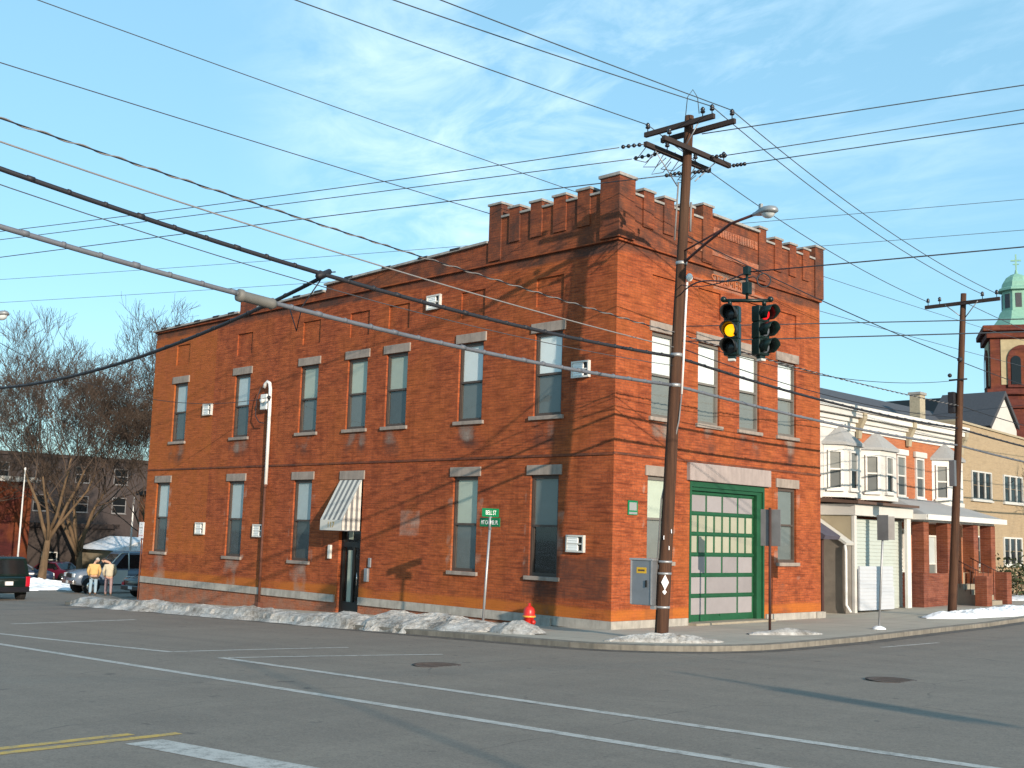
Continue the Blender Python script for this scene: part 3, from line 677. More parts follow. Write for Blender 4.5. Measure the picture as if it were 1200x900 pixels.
for a, b in (((3.55, -1.95, 11.1), (4.0, -1.95, 11.7)), ((3.5, -1.6, 11.0), (3.0, -1.56, 11.6)), ((3.36, -1.9, 10.3), (3.36, -2.75, 10.95)), ((3.72, -1.7, 10.4), (3.72, -.9, 11.05)), ((3.5, -1.75, 10.4), (3.36, -1.2, 10.95))): mb.cyl(a, b, .014, 6)
mb.build('brace', 'steel', UP); mb = MB()
random.seed(5)
for k in range(7):                                       # loose jumper wires round the arms
    a = Vector((3.36 + random.uniform(-.1, .1), -3.0 + k * .3, 11.05)); b = a + Vector((-.35, -.1, -.35 - .1 * (k % 3))); q = a + Vector((-.1 + .1 * (k % 2), .3, -.2))
    mb.tube([a, (a + b) / 2 + Vector((-.08, 0, -.1)), b, (b + q) / 2 + Vector((.05, 0, -.12)), q], .011, 5)
mb.tube([(3.6, -1.95, 11.8), (3.7, -2.0, 12.35), (3.85, -2.0, 12.5), (3.95, -1.95, 12.3), (4.0, -1.95, 11.9)], .01, 5)
mb.build('jumper_wire', 'wire', UP)
lo, hi = pole_at(8.42), pole_at(8.72)
LT = Vector((5.98, -2.72, 8.96))
mb = MB(); mb.tube([lo, lo.lerp(LT, .35) + Vector((0, 0, .1)), lo.lerp(LT, .7) + Vector((0, 0, .16)), LT], .032, 8); mb.tube([hi, hi.lerp(LT, .3) + Vector((0, 0, .02)), lo.lerp(LT, .62) + Vector((0, 0, .16))], .022, 8); mb.build('lamp_arm', 'arm_rust', UP)
def lamp_head(parent, p, d, L=.74):
    """cobra head luminaire along direction d from p"""
    d = Vector(d).normalized(); rot = d.to_track_quat('X', 'Z').to_matrix().to_4x4(); T_ = Matrix.Translation(p) @ rot
    prof = [(0, .035, .05), (.08, .05, .06), (.22, .085, .1), (.4, .15, .125), (.56, .16, .115), (.68, .12, .09), (.74, .03, .03)]
    m_ = MB(); n = 14; vs = []
    for x, w, h in prof:
        for k in range(n):
            t = 2 * math.pi * k / n; z = h * math.sin(t); z = z if z > 0 else z * .55
            vs.append(T_ @ Vector((x * L / .74, w * math.cos(t), z)))
    m_.add(vs, [(i * n + k, i * n + (k + 1) % n, (i + 1) * n + (k + 1) % n, (i + 1) * n + k) for i in range(len(prof) - 1) for k in range(n)] + [tuple(range(n - 1, -1, -1)), tuple((len(prof) - 1) * n + k for k in range(n))], True)
    m_.add([T_ @ Vector(v) for v in ((.2, -.03, .1), (.27, -.03, .1), (.27, .03, .1), (.2, .03, .1), (.2, -.03, .2), (.27, -.03, .2), (.27, .03, .2), (.2, .03, .2))], ((0, 1, 5, 4), (1, 2, 6, 5), (2, 3, 7, 6), (3, 0, 4, 7), (4, 5, 6, 7)))
    h_ = m_.build('lamp_head', 'lamp_metal', parent)
    l_ = MB(); n = 12; vs = []
    for rr, zz in ((1.0, -.045), (.8, -.10), (.45, -.135), (.05, -.15)):
        for k in range(n): t = 2 * math.pi * k / n; vs.append(T_ @ Vector((.5 + .17 * rr * math.cos(t), .13 * rr * math.sin(t), zz)))
    l_.add(vs, [(i * n + k, i * n + (k + 1) % n, (i + 1) * n + (k + 1) % n, (i + 1) * n + k) for i in range(3) for k in range(n)] + [tuple(3 * n + k for k in range(n))], True)
    l_.build('lamp_lens', 'lamp_lens', h_)
lamp_head(UP, LT, (LT - lo).normalized() + Vector((0, 0, -.28)))
mb = MB()
def side(z, dx=0, dy=0): p = pole_at(z); return Vector((p.x + dx, p.y + dy, z))
mb.tube([side(8.0, .155, .05), side(7.2, .155, .05), side(6.3, .16, .06), side(5.4, .16, .06)], .026, 8); mb.ball(side(8.1, .21, .05), .08, .08, .1); mb.build('conduit', 'white_pipe', UP)
mb = MB(); mb.tube([side(10.4, -.14, -.1), side(9.0, -.15, -.11)], .02, 6); mb.tube([side(9.9, .14, .06), side(9.2, .15, .07)], .025, 6); mb.tube([side(5.4, .16, .06), side(4.8, .17, .0), side(3.0, -.13, -.1), side(.8, -.14, -.12)], .018, 6); mb.build('riser_cable', 'cable_white', UP)
mb = MB()
for z in (.62, 1.36, 1.62): p = pole_at(z); mb.lathe([(.152, -.025), (.157, -.025), (.157, .025), (.152, .025)], p, 16)
for z in (5.6, 6.3, 8.45): p = pole_at(z); mb.lathe([(.13, -.04), (.137, -.04), (.137, .04), (.13, .04)], p, 14)
mb.build('band', 'galvanised', UP)
mb = MB(); p = pole_at(1.12); q = Vector((.7, -.72, 0)).normalized(); tt = Vector((.72, .7, 0)).normalized()
for z, w, h in ((1.17, .085, .17), (.96, .05, .06)):
    p = pole_at(z) + q * .154; mb.add([p - tt * w, p - Vector((0, 0, h)) + q * .01, p + tt * w, p + Vector((0, 0, h)) + q * .01, p - tt * w + q * .012, p + tt * w + q * .012], ((0, 1, 5, 4), (0, 4, 5, 3), (1, 2, 5), (2, 3, 5)))
random.seed(3)
for z, a in ((2.3, .1), (2.16, -.1), (1.93, .06)):
    p = pole_at(z) + q * .15 + tt * a * .8; Mt_ = Matrix.Translation(p) @ Matrix.Rotation(R(-45), 4, 'Z') @ Matrix.Rotation(R(random.uniform(-35, 35)), 4, 'Y'); mb.box(-.012, .012, -.008, .008, -.05, .04, Mt_)
mb.build('paper_notice', 'sign_white', UP)

CB = thing('signal_cabinet', 'grey metal traffic control cabinet with a yellow label strapped to the corner utility pole', 'control box', (2.82, -2.45, .9))
mt = Matrix.Translation((2.86, -2.25, .65)) @ Matrix.Rotation(R(8), 4, 'Z')
mb = MB(); mb.bbox(-.27, .27, -.17, .17, 0, 1.0, .02, mt); mb.build('cabinet_body', 'cabinet_metal', CB)
mb = MB(); mb.bbox(-.3, .3, -.2, .2, .985, 1.03, .01, mt); mb.box(-.27, -.245, -.19, -.165, .02, .98, mt); mb.box(.245, .27, -.19, -.165, .02, .98, mt); mb.box(.19, .34, .06, .2, .8, .9, mt); mb.box(.19, .34, .06, .2, .1, .2, mt); mb.box(.2, .3, -.1, .1, -.08, -.001, mt); mb.build('cabinet_trim', 'galvanised', CB)
mb = MB(); mb.box(-.12, .13, -.176, -.171, .70, .83, mt); lb = mb.build('warning_label', 'yellow_label', CB)
mb = MB(); mb.box(-.08, .09, -.179, -.177, .745, .785, mt); mb.build('label_print', 'hem_dark', lb)
mb = MB(); mb.box(.12, .15, -.21, -.17, .4, .55, mt); mb.build('cabinet_handle', 'black_paint', CB)

def simple_pole(x, y, h, label, arms=True, lean=(0, 0), plate=False, r=.17, grp='utility poles', z0=None, arm_dir='x', armlen=1.25):
    z0 = SW(x, y) if z0 is None else z0
    t = thing('utility_pole', label, 'utility pole', (x, y, z0), group=grp)
    T_ = Vector((x + lean[0], y + lean[1], z0 + h)); B_ = Vector((x, y, z0 - .3))
    m_ = MB(); zz = rng(0, 1, 12); m_.tube([B_.lerp(T_, k) for k in zz], [r - r * .38 * k for k in zz], 12); m_.build('pole', 'pole_wood', t)
    if arms:
        d = Vector((1, .0, 0)) if arm_dir == 'x' else Vector((0, 1, 0)); c_ = T_ - Vector((0, 0, .35)); s_ = Vector((d.y, d.x, 0)) * .16
        m_ = MB(); arm(m_, c_ - d * armlen - s_, c_ + d * armlen - s_); m_.build('crossarm', 'arm_wood', t)
        m_ = MB(); insulators(m_, [c_ - s_ + d * k + Vector((0, 0, .14)) for k in (-armlen * .92, -armlen * .6, armlen * .55, armlen * .92)]); m_.build('insulator', 'insulator', t)
        m_ = MB(); m_.cyl(c_ - d * .55 - s_ * 1.3, c_ - Vector((0, 0, .5)), .016, 6); m_.cyl(c_ + d * .55 - s_ * 1.3, c_ - Vector((0, 0, .5)), .016, 6); m_.build('brace', 'steel', t)
    return t, B_, T_
p2, B2, T2 = simple_pole(2.62, 13.92, 10.55, 'dark wooden utility pole with one crossarm standing in snow in front of the row houses', True, (.62, 0), r=.145)
def p2at(z): return B2.lerp(T2, (z - B2.z) / (T2.z - B2.z))
q = p2at(5.0); mb = MB(); mb.bbox(q.x - .18, q.x + .02, q.y - .28, q.y - .14, 4.1, 4.95, .02); mb.build('junction_box', 'cabinet_metal', p2)
q = p2at(6.9); mb = MB(); mb.bbox(q.x - .32, q.x - .1, q.y - .2, q.y + .02, 6.5, 7.2, .03); mb.cyl((q.x - .3, q.y - .1, 7.6), (q.x + .3, q.y - .1, 7.6), .03, 6); mb.ball((q.x + .1, q.y - .15, 8.25), .09); mb.ball((q.x - .25, q.y - .15, 7.75), .07); mb.build('cable_terminal', 'cable_black', p2)
simple_pole(3.5, -30, 10.5, 'wooden utility pole with one crossarm far down the near street behind the viewer', True)
simple_pole(-34.5, -16, 11.2, 'wooden utility pole with one crossarm across the left street', True, arm_dir='y')
simple_pole(40, 12, 12.5, 'wooden utility pole with one crossarm up the hill to the right', True, arm_dir='y')

def wire(A, B, sag, r, mat, label, n=26, group='overhead wires', name='overhead_wire', twist=0):
    A, B = Vector(A), Vector(B); pts = [A.lerp(B, k / n) - Vector((0, 0, 4 * sag * (k / n) * (1 - k / n))) for k in range(n + 1)]
    m_ = MB()
    if twist:
        n2 = 420; d = (B - A).normalized(); a_ = d.cross(Vector((0, 0, 1))).normalized(); b_ = a_.cross(d)
        def base(k): return A.lerp(B, k) - Vector((0, 0, 4 * sag * k * (1 - k)))
        m_.tube(pts, r * .7, 5)
        o = m_.build(name, mat)
        w_ = MB(); w_.tube([base(k / n2) + (a_ * math.cos(k * .75) + b_ * math.sin(k * .75)) * r for k in range(n2 + 1)], r * .62, 4); w_.build('insulated_strand', 'cable_white', o, False)
    else:
        m_.tube(pts, r, 6)
        if r > .03:                                      # lashing turns and straps along the heavy cables
            L_ = (B - A).length; q_ = max(2, int(L_ / .55))
            for k in range(1, q_):
                t = k / q_; c_ = A.lerp(B, t) - Vector((0, 0, 4 * sag * t * (1 - t) - .008)); d_ = (B - A).normalized() * (.025 + .03 * (k % 3 == 0)); m_.tube([c_ - d_, c_ + d_], r * (1.12 + .12 * (k % 4 == 0)), 7)
        o = m_.build(name, mat)
    return tag(o, label, 'wire', group)
W_, E_, S_ = Vector((-34.5, -16, 0)), Vector((40, 12, 0)), Vector((3.5, -30, 0))
P = pole_at
def at(p, z): return (p[0], p[1], z)
wa = wire(at(P(6.4), 6.26), (3.5, -30, 9.12), .98, .037, 'cable_black', 'thick black cable across the brick front, the upper of the two thick cables')
wb = wire(at(P(5.7), 5.6), (3.5, -30, 7.92), .81, .040, 'cable_grey', 'thick grey lashed cable carrying the splice case in front of the brick building')
wire(at(P(6.5), 6.47), (3.5, -30, 8.75), .5, .013, 'cable_white', 'medium pale cable just above the thick black cable on the left side')
wire(at(P(7), 6.8), (3.5, -30, 8.66), .28, .017, 'cable_black', 'twisted black and white cable running from the left edge to the corner pole', twist=1)
wire(at(P(6.3), 6.05), (3.5, -30, 8.9), .98, .008, 'wire', 'thin messenger wire beside the thick black cable')
wire((2.5, -1.95, 11.98), (2.3, -30, 10.95), .12, .011, 'wire', 'thin bare wire from the left end of the top crossarm up to the top edge')
wire((4.36, -1.95, 11.98), (4.2, -30, 10.2), .25, .011, 'wire', 'thin bare wire reaching the top crossarm from above, the left of two')
wire((4.64, -1.56, 11.93), (4.6, -30, 10.36), .1, .011, 'wire', 'thin bare wire reaching the top crossarm from above, the right of two')
wire((2.75, -3.3, 11.0), (-34.5, -16.9, 10.9), .25, .011, 'wire', 'thin bare wire from the lower crossarm, uppermost of three in the left sky')
wire((2.65, -2.72, 10.9), (-34.5, -16.0, 10.6), .05, .011, 'wire', 'thin bare wire from the lower crossarm, middle of three in the left sky')
wire((3.05, -1.97, 10.6), (-34.5, -15.1, 10.0), -.1, .013, 'wire', 'thin dark wire from the pole, lowest of three in the left sky')
wire((3.9, -1.7, 11.5), (40, 12.9, 13.2), 0, .012, 'wire', 'thin wire from the top crossarm out to the right, uppermost in the right sky')
wire((4.15, -1.05, 11.1), (40, 12.4, 13.2), .1, .011, 'wire', 'thin wire from the lower crossarm, second from top in the right sky')
wire((4.1, -.17, 11.13), (40, 11.2, 12.2), .05, .012, 'wire', 'thin wire from the lower crossarm end, third from top in the right sky')
wire(at(P(7), 6.97), (40, 12, 6.3), .1, .012, 'wire', 'thin level wire behind the traffic lights to the right edge, the higher one')
wire(at(P(6.7), 6.62), (40, 12, 6.4), .1, .014, 'wire', 'thin level wire behind the traffic lights to the right edge, the lower one')
wire(at(P(9), 9.15), p2at(8.25), .1, .014, 'cable_black', 'dark wire sloping from beside the street lamp down to the second pole')
wire(at(P(6.3), 6.26), p2at(6.0), .18, .034, 'cable_black', 'thick black cable between the corner pole and the second pole')
wire(at(P(5.7), 5.6), p2at(5.45), .14, .036, 'cable_grey', 'thick grey lashed cable between the corner pole and the second pole')
wire(at(P(7), 6.8), p2at(6.75), .1, .017, 'cable_black', 'twisted service cable between the corner pole and the second pole', twist=1)
wire(at(P(6.6), 6.5), p2at(6.35), .3, .012, 'cable_black', 'thin wire sagging under the twisted cable between the two poles')
wire(at(P(6.9), 6.7), p2at(7.6), .45, .010, 'cable_black', 'thin slack wire rising to the small bracket of the second pole')
wire((4.64, -1.56, 11.93), (4.35, 13.76, 10.32), .35, .011, 'wire', 'thin bare wire between the crossarms of both poles, the rightmost of three')
wire((4.36, -1.95, 11.98), (3.95, 13.76, 10.32), .38, .011, 'wire', 'thin bare wire between the crossarms of both poles, the middle of three')
wire((2.5, -1.95, 11.98), (2.05, 13.76, 10.32), .35, .011, 'wire', 'thin bare wire between the crossarms of both poles, the leftmost of three')
for z, r_, mt_, nm in ((8.2, .013, 'cable_black', 'thin drop wire'), (6.0, .032, 'cable_black', 'thick black cable'), (5.45, .034, 'cable_grey', 'thick grey lashed cable'), (6.75, .015, 'cable_black', 'dark service cable'), (10.2, .011, 'wire', 'thin bare wire')):
    wire(p2at(z), (3.0, 50, z + .8), .6, r_, mt_, nm + ' from the second pole past the tan house')
wire((-5.2, 45, 12.2), (-5.2, -45, 12.3), .6, .012, 'wire', 'thin dark wire over the roof that meets the left end of the battlements')
wire((-2.6, 45, 12.6), (-2.6, -45, 12.9), .7, .010, 'wire', 'faint thin wire high over the roof left of the corner pier')
wire((-110, -10, 20.0), (50, 70, 24.6), 1.2, .016, 'wire', 'distant thin wire in the sky behind the battlements, the higher one')
wire((-110, -10, 18.2), (50, 70, 22.8), 1.2, .016, 'wire', 'distant thin wire in the sky behind the battlements, the lower one')
wire((-12, 40, 9.5), (40, 13, 9.6), .4, .012, 'wire', 'thin level wire emerging behind the right end of the brick building')
# telephone splice and the drop cables on the left
k0 = Vector((3.43, -11.74, 6.36))
wire(k0, (-16.2, -12.2, 5.9), .85, .034, 'cable_black', 'black cable hanging from the thick cable down to the lower left edge', name='drop_cable')
wire((-15.6, -.45, 6.66), (-16.2, -12.2, 8.75), 1.35, .011, 'cable_black', 'thin service wire from the left edge to the white mast on the brick wall', name='service_wire')
sA, sB = Vector((3.5, -30, 7.92)), Vector(at(P(5.7), 5.6))
def on_b(s): return sB.lerp(sA, s) - Vector((0, 0, 4 * .81 * s * (1 - s)))
mb = MB(); a_, b_ = on_b(.409), on_b(.3835); d = b_ - a_; ds = Vector((0, 0, -.02))
mb.tube([a_ + ds, a_ + d * .02 + ds, a_ + d * .12 + ds, a_ + d * .16 + ds, a_ + d * .86 + ds, a_ + d * .9 + ds, a_ + d * 1.0 + ds], [.06, .10, .105, .085, .085, .10, .06], 14)
tag(mb.build('splice_case', 'splice_case'), 'grey cylindrical splice case hanging on the thick grey cable', 'splice case')
mb = MB(); mb.tube([k0 + Vector((0, .2, .1)), k0 + Vector((0, 0, .05)), k0 + Vector((-.5, -.1, -.5)), k0 + Vector((-.62, -.1, -.9)), k0 + Vector((-.75, -.2, -.45))], .012, 6); mb.cyl(k0 + Vector((-.06, .12, .1)), k0 + Vector((.06, -.2, -.06)), .05, 8)
tag(mb.build('cable_clamp', 'cable_black'), 'black clamp with a loose loop where the drop cable leaves the thick cable', 'cable clamp')

# ------------------------------------------------------------------ traffic signal
def signal(root_loc, label, yaw=0, lit=(1, 0), grp=None):
    t = thing('traffic_signal', label, 'traffic light', root_loc, yaw, grp)
    def add(m_, name, mat, par): o = m_.build(name, mat, None, False); o.parent = par; return o
    h = MB(); h.tube([(0, 0, .62), (0, 0, .05)], .022, 8); h.bbox(-.05, .05, -.05, .05, .5, .64, .01); h.bbox(-.06, .06, -.06, .06, .18, .38, .015); h.cyl((-.3, -.22, .08), (.3, .22, .08), .03, 8); h.cyl((-.22, -.16, .08), (-.22, -.16, .0), .035, 8); h.cyl((.22, .16, .08), (.22, .16, .0), .035, 8); h.ball((-.3, -.22, .1), .05); h.ball((.3, .22, .1), .05)
    add(h, 'signal_hanger', 'signal_green', t)
    for i, (px, py, rz) in enumerate(((-.21, -.13, R(17)), (.21, .16, R(80)))):
        Mr = Matrix.Translation((px, py, 0)) @ Matrix.Rotation(rz, 4, 'Z')     # head faces -Y before turning
        hd = MB()
        for k in range(3): hd.bbox(-.125, .125, -.02, .15, -.272 * (k + 1) + .004, -.272 * k - .004, .02, Mr)
        hd.box(-.11, .11, .0, .13, -.8, -.02, Mr); hd.box(-.06, .06, .02, .1, -.86, -.81, Mr)
        head = add(hd, 'signal_head', 'signal_green', t)
        for k in range(3):
            z = -.136 - .272 * k; n = 14
            v_ = MB(); v_.open = True; vs = []
            for j in range(n + 1):                       # cut away tunnel visor
                a = R(-50) + R(280) * j / n; Lv = .23 if .2 < j / n < .8 else .23 - abs(j / n - .5) * .4 + .1
                for dd, rr in ((0, .115), (max(.08, Lv), .118)): vs.append(Mr @ Vector((rr * math.cos(a), -.02 - dd, z + rr * math.sin(a))))
            v_.add(vs, [(2 * j, 2 * j + 1, 2 * j + 3, 2 * j + 2) for j in range(n)], True)
            vo_ = add(v_, 'visor', 'visor_black' if i == 0 else 'signal_green', head)
            so = vo_.modifiers.new('t', 'SOLIDIFY'); so.thickness = .008
            ln = MB(); ln.lathe([(.103, .0), (.098, .018), (.07, .034), (.03, .042), (.001, .043)], (0, 0, 0), 18, 'z', True)
            for q_ in range(len(ln.v)): x, y, zz = ln.v[q_]; ln.v[q_] = tuple(Mr @ Vector((x, -.021 - zz, z + y)))
            on = lit is not None and lit[i] == k
            add(ln, 'lens', ('lens_red', 'lens_yellow', 'lens_dark')[k] if on else ('lens_dark' if i == 0 else 'lens_grey'), head)
        wb_ = MB(); wb_.box(-.05, .05, .0, .1, -.9, -.865, Mr); add(wb_, 'wire_tag', 'white_paint', head)
    return t
SG = Vector((8.91, -7.38, 5.9))
signal(SG, 'two-way traffic light hanging over the crossing with amber and red lamps lit', 0)
simple_pole(35, -23.7, 8.2, 'slim unseen pole added behind the viewer to cast a thin shadow on the road', False, r=.055)  # out-of-frame pole added and kept slim for its thin shadow on the road
signal((31.8, -15.7, 5.95), 'unseen two-way traffic light added behind the viewer to cast a shadow on the road', R(-56), (2, 0))  # out-of-frame signal added, turned so its shadow on the road stays narrow
wire((40, 12, 9.5), (25.5, -36.9, 8.2), 1.9, .011, 'cable_black', 'span wire carrying the added traffic light behind the viewer')
simple_pole(25.5, -36.9, 8.6, 'plain wooden pole holding the span wire behind the viewer', False, r=.14)
wire(at(P(8.2), 7.95), SG + Vector((0, 0, .55)), .12, .011, 'cable_black', 'span wire from the corner pole to the traffic lights')
wire(SG + Vector((0, 0, .55)), (40, 12, 10.0), .25, .011, 'cable_black', 'span wire from the traffic lights up to the right edge')
mb = MB(); a_ = P(7.7); b_ = SG + Vector((0, 0, .45)); pts = [a_]
for k in range(1, 9): t = k / 9; pts.append(a_.lerp(b_, t) + Vector((0, 0, .35 * math.sin(t * math.pi * 1.0) * (1 - t) - .1 * t * (1 - t))))
pts.append(b_); mb.tube(pts, .016, 6)
tag(mb.build('signal_cable', 'cable_black'), 'slack black signal cable drooping from the corner pole to the traffic lights', 'cable')
mb = MB(); cc = b_ + Vector((.20, .18, -.03)); rt = Vector((.7, .7, 0)).normalized()
mb.tube([b_, b_ + rt * .1 + Vector((0, 0, .03))] + [cc + rt * (.11 * math.cos(a)) + Vector((0, 0, .11 * math.sin(a))) for a in [R(170 - 20 * k) for k in range(20)]], .012, 6)
tag(mb.build('cable_coil', 'cable_black'), 'small coil of spare black cable beside the traffic lights', 'cable coil')

# ------------------------------------------------------------------ street furniture
def post_sign(loc, label, cat, h, r, mat, lean=(0, 0), base=None):
    t = thing('street_sign', label, cat, loc); B_ = Vector(loc); T_ = B_ + Vector((lean[0], lean[1], h))
    m_ = MB(); m_.cyl(B_ - Vector((0, 0, .2)), T_, r, 8); m_.build('sign_post', mat, t); return t, B_, T_
t, B_, T_ = post_sign((-2.42, -2.2, -.3), 'leaning pale post with two green street name plates in the snow bank', 'street sign', 2.62, .032, 'galvanised', (.15, .02))
h_ = MB(); h_.bbox(T_.x - .38, T_.x + .36, T_.y - .012, T_.y + .012, T_.z - .02, T_.z + .21, .01); pl = h_.build('name_plate', 'sign_green', t)
text_mesh('MT CARMEL PL', .15, (T_.x - .01, T_.y - .016, T_.z + .085), ROT_S, 'lettering', 'sign_white', pl, .002, sx=.62)
h_ = MB(); h_.bbox(T_.x - .012, T_.x + .012, T_.y - .3, T_.y + .3, T_.z + .23, T_.z + .45, .01); pl = h_.build('name_plate', 'sign_green', t)
text_mesh('BELL ST', .16, (T_.x + .016, T_.y, T_.z + .335), ROT_E, 'lettering', 'sign_white', pl, .002, sx=.7)
h_ = MB(); h_.cyl(T_ + Vector((0, 0, -.1)), T_ + Vector((0, 0, .24)), .04, 8); h_.build('sign_bracket', 'galvanised', t)
t, B_, T_ = post_sign((-23.9, -.55, SW(-23.9, -.55)), 'white no parking sign on a rusty post at the far end of the brick wall', 'parking sign', 3.15, .028, 'rust')
h_ = MB(); h_.bbox(T_.x - .19, T_.x + .19, T_.y - .05, T_.y - .035, T_.z - .68, T_.z - .05, .006, ); pl = h_.build('sign_plate', 'sign_white', t)
for s_, z, sz, mt_ in (('NO', -.14, .09, 'ink_grey'), ('PARKING', -.27, .085, 'ink_grey'), ('THIS', -.39, .07, 'ink_grey'), ('SIDE', -.47, .07, 'ink_grey'), ('TOW ZONE', -.58, .07, 'ink_red')):
    text_mesh(s_, sz, (T_.x, T_.y - .053, T_.z + z), ROT_S, 'lettering', mt_, pl, .001, sx=.85)
t, B_, T_ = post_sign((2.78, 2.98, SW(2.78, 2.98)), 'brown steel sign post with a dark plate seen from behind beside the garage door', 'road sign', 3.12, .035, 'iron')
h_ = MB(); h_.bbox(T_.x - .27, T_.x + .27, T_.y + .04, T_.y + .055, T_.z - .98, T_.z - .04, .006, Matrix.Translation(T_) @ Matrix.Rotation(R(12), 4, 'Z') @ Matrix.Translation(-T_)); h_.build('sign_plate', 'sign_back', t)
t, B_, T_ = post_sign((4.25, 5.9, SW(4.25, 5.9)), 'slim silver sign post with two grey plates in front of the white porch', 'road sign', 2.95, .03, 'galvanised', (.17, 0))
h_ = MB(); h_.bbox(T_.x - .16, T_.x + .16, T_.y - .05, T_.y - .038, T_.z - .62, T_.z + .05, .006); h_.build('sign_plate', 'sign_back', t)
h_ = MB(); h_.bbox(T_.x - .02, T_.x + .3, T_.y + .04, T_.y + .052, T_.z - .6, T_.z + .02, .006, Matrix.Translation(T_) @ Matrix.Rotation(R(40), 4, 'Z') @ Matrix.Translation(-T_)); h_.build('sign_plate', 'sign_back', t)
h_ = MB(); h_.lathe([(.2, 0), (.17, .05), (.09, .09), (.04, .1)], (B_.x, B_.y, B_.z - .01), 12); h_.build('sign_base', 'snow', t)

hx, hy = -1.2, -1.75; hz = SW(hx, hy) - .2
HY = thing('fire_hydrant', 'red fire hydrant half buried in the dirty snow at the corner', 'fire hydrant', (hx, hy, hz))
mb = MB(); mb.lathe([(.17, -.05), (.17, .06), (.13, .07), (.125, .5), (.16, .51), (.165, .56), (.14, .58), (.15, .66), (.12, .74), (.06, .79), (.035, .8), (.035, .86), (.001, .865)], (hx, hy, hz), 18); mb.build('hydrant_barrel', 'hydrant_red', HY)
mb = MB(); mb.lathe([(.07, .1), (.075, .17), (.05, .2), (.001, .205)], (hx, hy, hz + .36), 12, 'y', mat=Matrix.Rotation(math.pi, 3, 'Z')); mb.lathe([(.06, .1), (.065, .17), (.04, .2), (.001, .205)], (hx, hy, hz + .4), 12, 'x'); mb.lathe([(.06, .1), (.065, .17), (.04, .2), (.001, .205)], (hx, hy, hz + .4), 12, 'x', mat=Matrix.Rotation(math.pi, 3, 'Z')); mb.build('hydrant_cap', 'hydrant_red', HY)
mb = MB(); mb.lathe([(.167, .515), (.17, .52), (.17, .55), (.167, .555)], (hx, hy, hz), 18); mb.build('hydrant_band', 'hydrant_yellow', HY)

KPOLY = KERB + [(-60, 60), (-60, 40), (-25.2, 40)]
def surf(x, y):                                         # pavement inside the kerb line, road outside it
    ins = False; n = len(KPOLY)
    for i in range(n):
        (x1, y1), (x2, y2) = KPOLY[i], KPOLY[i - 1]
        if (y1 > y) != (y2 > y) and x < (x2 - x1) * (y - y1) / (y2 - y1) + x1: ins = not ins
    return SW(x, y) if ins else G(x, y)
def snow(label, path, w, h, seed, mat='dirty_snow', name='snow_bank', m=22, rough=.8, gfun=SW):
    pts = dense(path, .12); n = len(pts); mb = MB(); mb.open = True; vs = []
    for i, (x, y) in enumerate(pts):
        a = pts[max(i - 1, 0)]; b = pts[min(i + 1, n - 1)]; dx, dy = b[0] - a[0], b[1] - a[1]; L = math.hypot(dx, dy) or 1
        e = min(1, min(i, n - 1 - i) / 9.0) ** .6
        hw = w * (.85 + .45 * noise.noise(Vector((i * .09, seed, 0)))) * (.35 + .65 * e)
        hh = h * (.85 + .45 * noise.noise(Vector((i * .05, seed, 4)))) * e
        for j in range(m + 1):
            s_ = j / m * 2 - 1; px, py = x - dy / L * s_ * hw, y + dx / L * s_ * hw
            pr = max(0, 1 - abs(s_) ** 1.7)
            q_ = Vector((px, py, seed)); nz = noise.noise(q_ * 1.7) * .45 + noise.noise(q_ * 5) * .24 + noise.noise(q_ * 11) * .18 + noise.noise(q_ * 23) * .16
            vs.append((px, py, (surf(px, py) if gfun is SW else gfun(px, py)) - .05 + max(0, hh * pr * (1 + nz * rough)) + .07 * min(1, pr * 3)))
    mb.add(vs, [(i * (m + 1) + j, i * (m + 1) + j + 1, (i + 1) * (m + 1) + j + 1, (i + 1) * (m + 1) + j) for i in range(n - 1) for j in range(m)], False)
    return tag(mb.build(name, mat), label, 'snow bank')
snow('long dirty snow bank ploughed along the left kerb below the brick wall', [(-24.8, -2.6), (-18, -2.75), (-12, -2.95), (-8, -3.1), (-5.0, -3.25)], .8, .2, 3)
snow('broad dirty snow heap around the street name post', [(-6.2, -2.95), (-4.4, -2.9), (-2.6, -2.85), (-1.2, -2.85)], 1.15, .34, 11)
snow('small rounded snow mound in front of the red hydrant', [(-1.5, -2.75), (-.6, -2.75), (.25, -2.85)], .7, .37, 21)
snow('crumbly dirty snow heap at the foot of the leaning corner pole', [(2.6, -3.3), (3.4, -2.75), (4.2, -2.1), (4.4, -1.5)], .36, .17, 31)
snow('low grimy snow patch at the kerb by the brown sign post', [(3.3, 1.2), (4.0, 2.0), (4.3, 2.8)], .5, .16, 41)
snow('white snow ridge around the second utility pole', [(2.3, 12.6), (3.0, 13.6), (3.5, 15.4), (3.6, 18), (3.5, 22)], .75, .26, 51, 'snow')
snow('thin snow patch on the yard in front of the tan house', [(-.6, 24.5), (.3, 28), (.4, 33)], 1.2, .14, 61, 'snow')
snow('white snow bank across the lawn below the two bare trees', [(-62, 8), (-54, 6.9), (-48, 5.6), (-43.5, 4.6)], 3.0, .5, 71, 'snow', gfun=G)
snow('small bright snow heap at the far left corner of the crossing', [(-16, -11.2), (-14.6, -10.6), (-13.5, -10.35)], .7, .4, 81, 'snow')

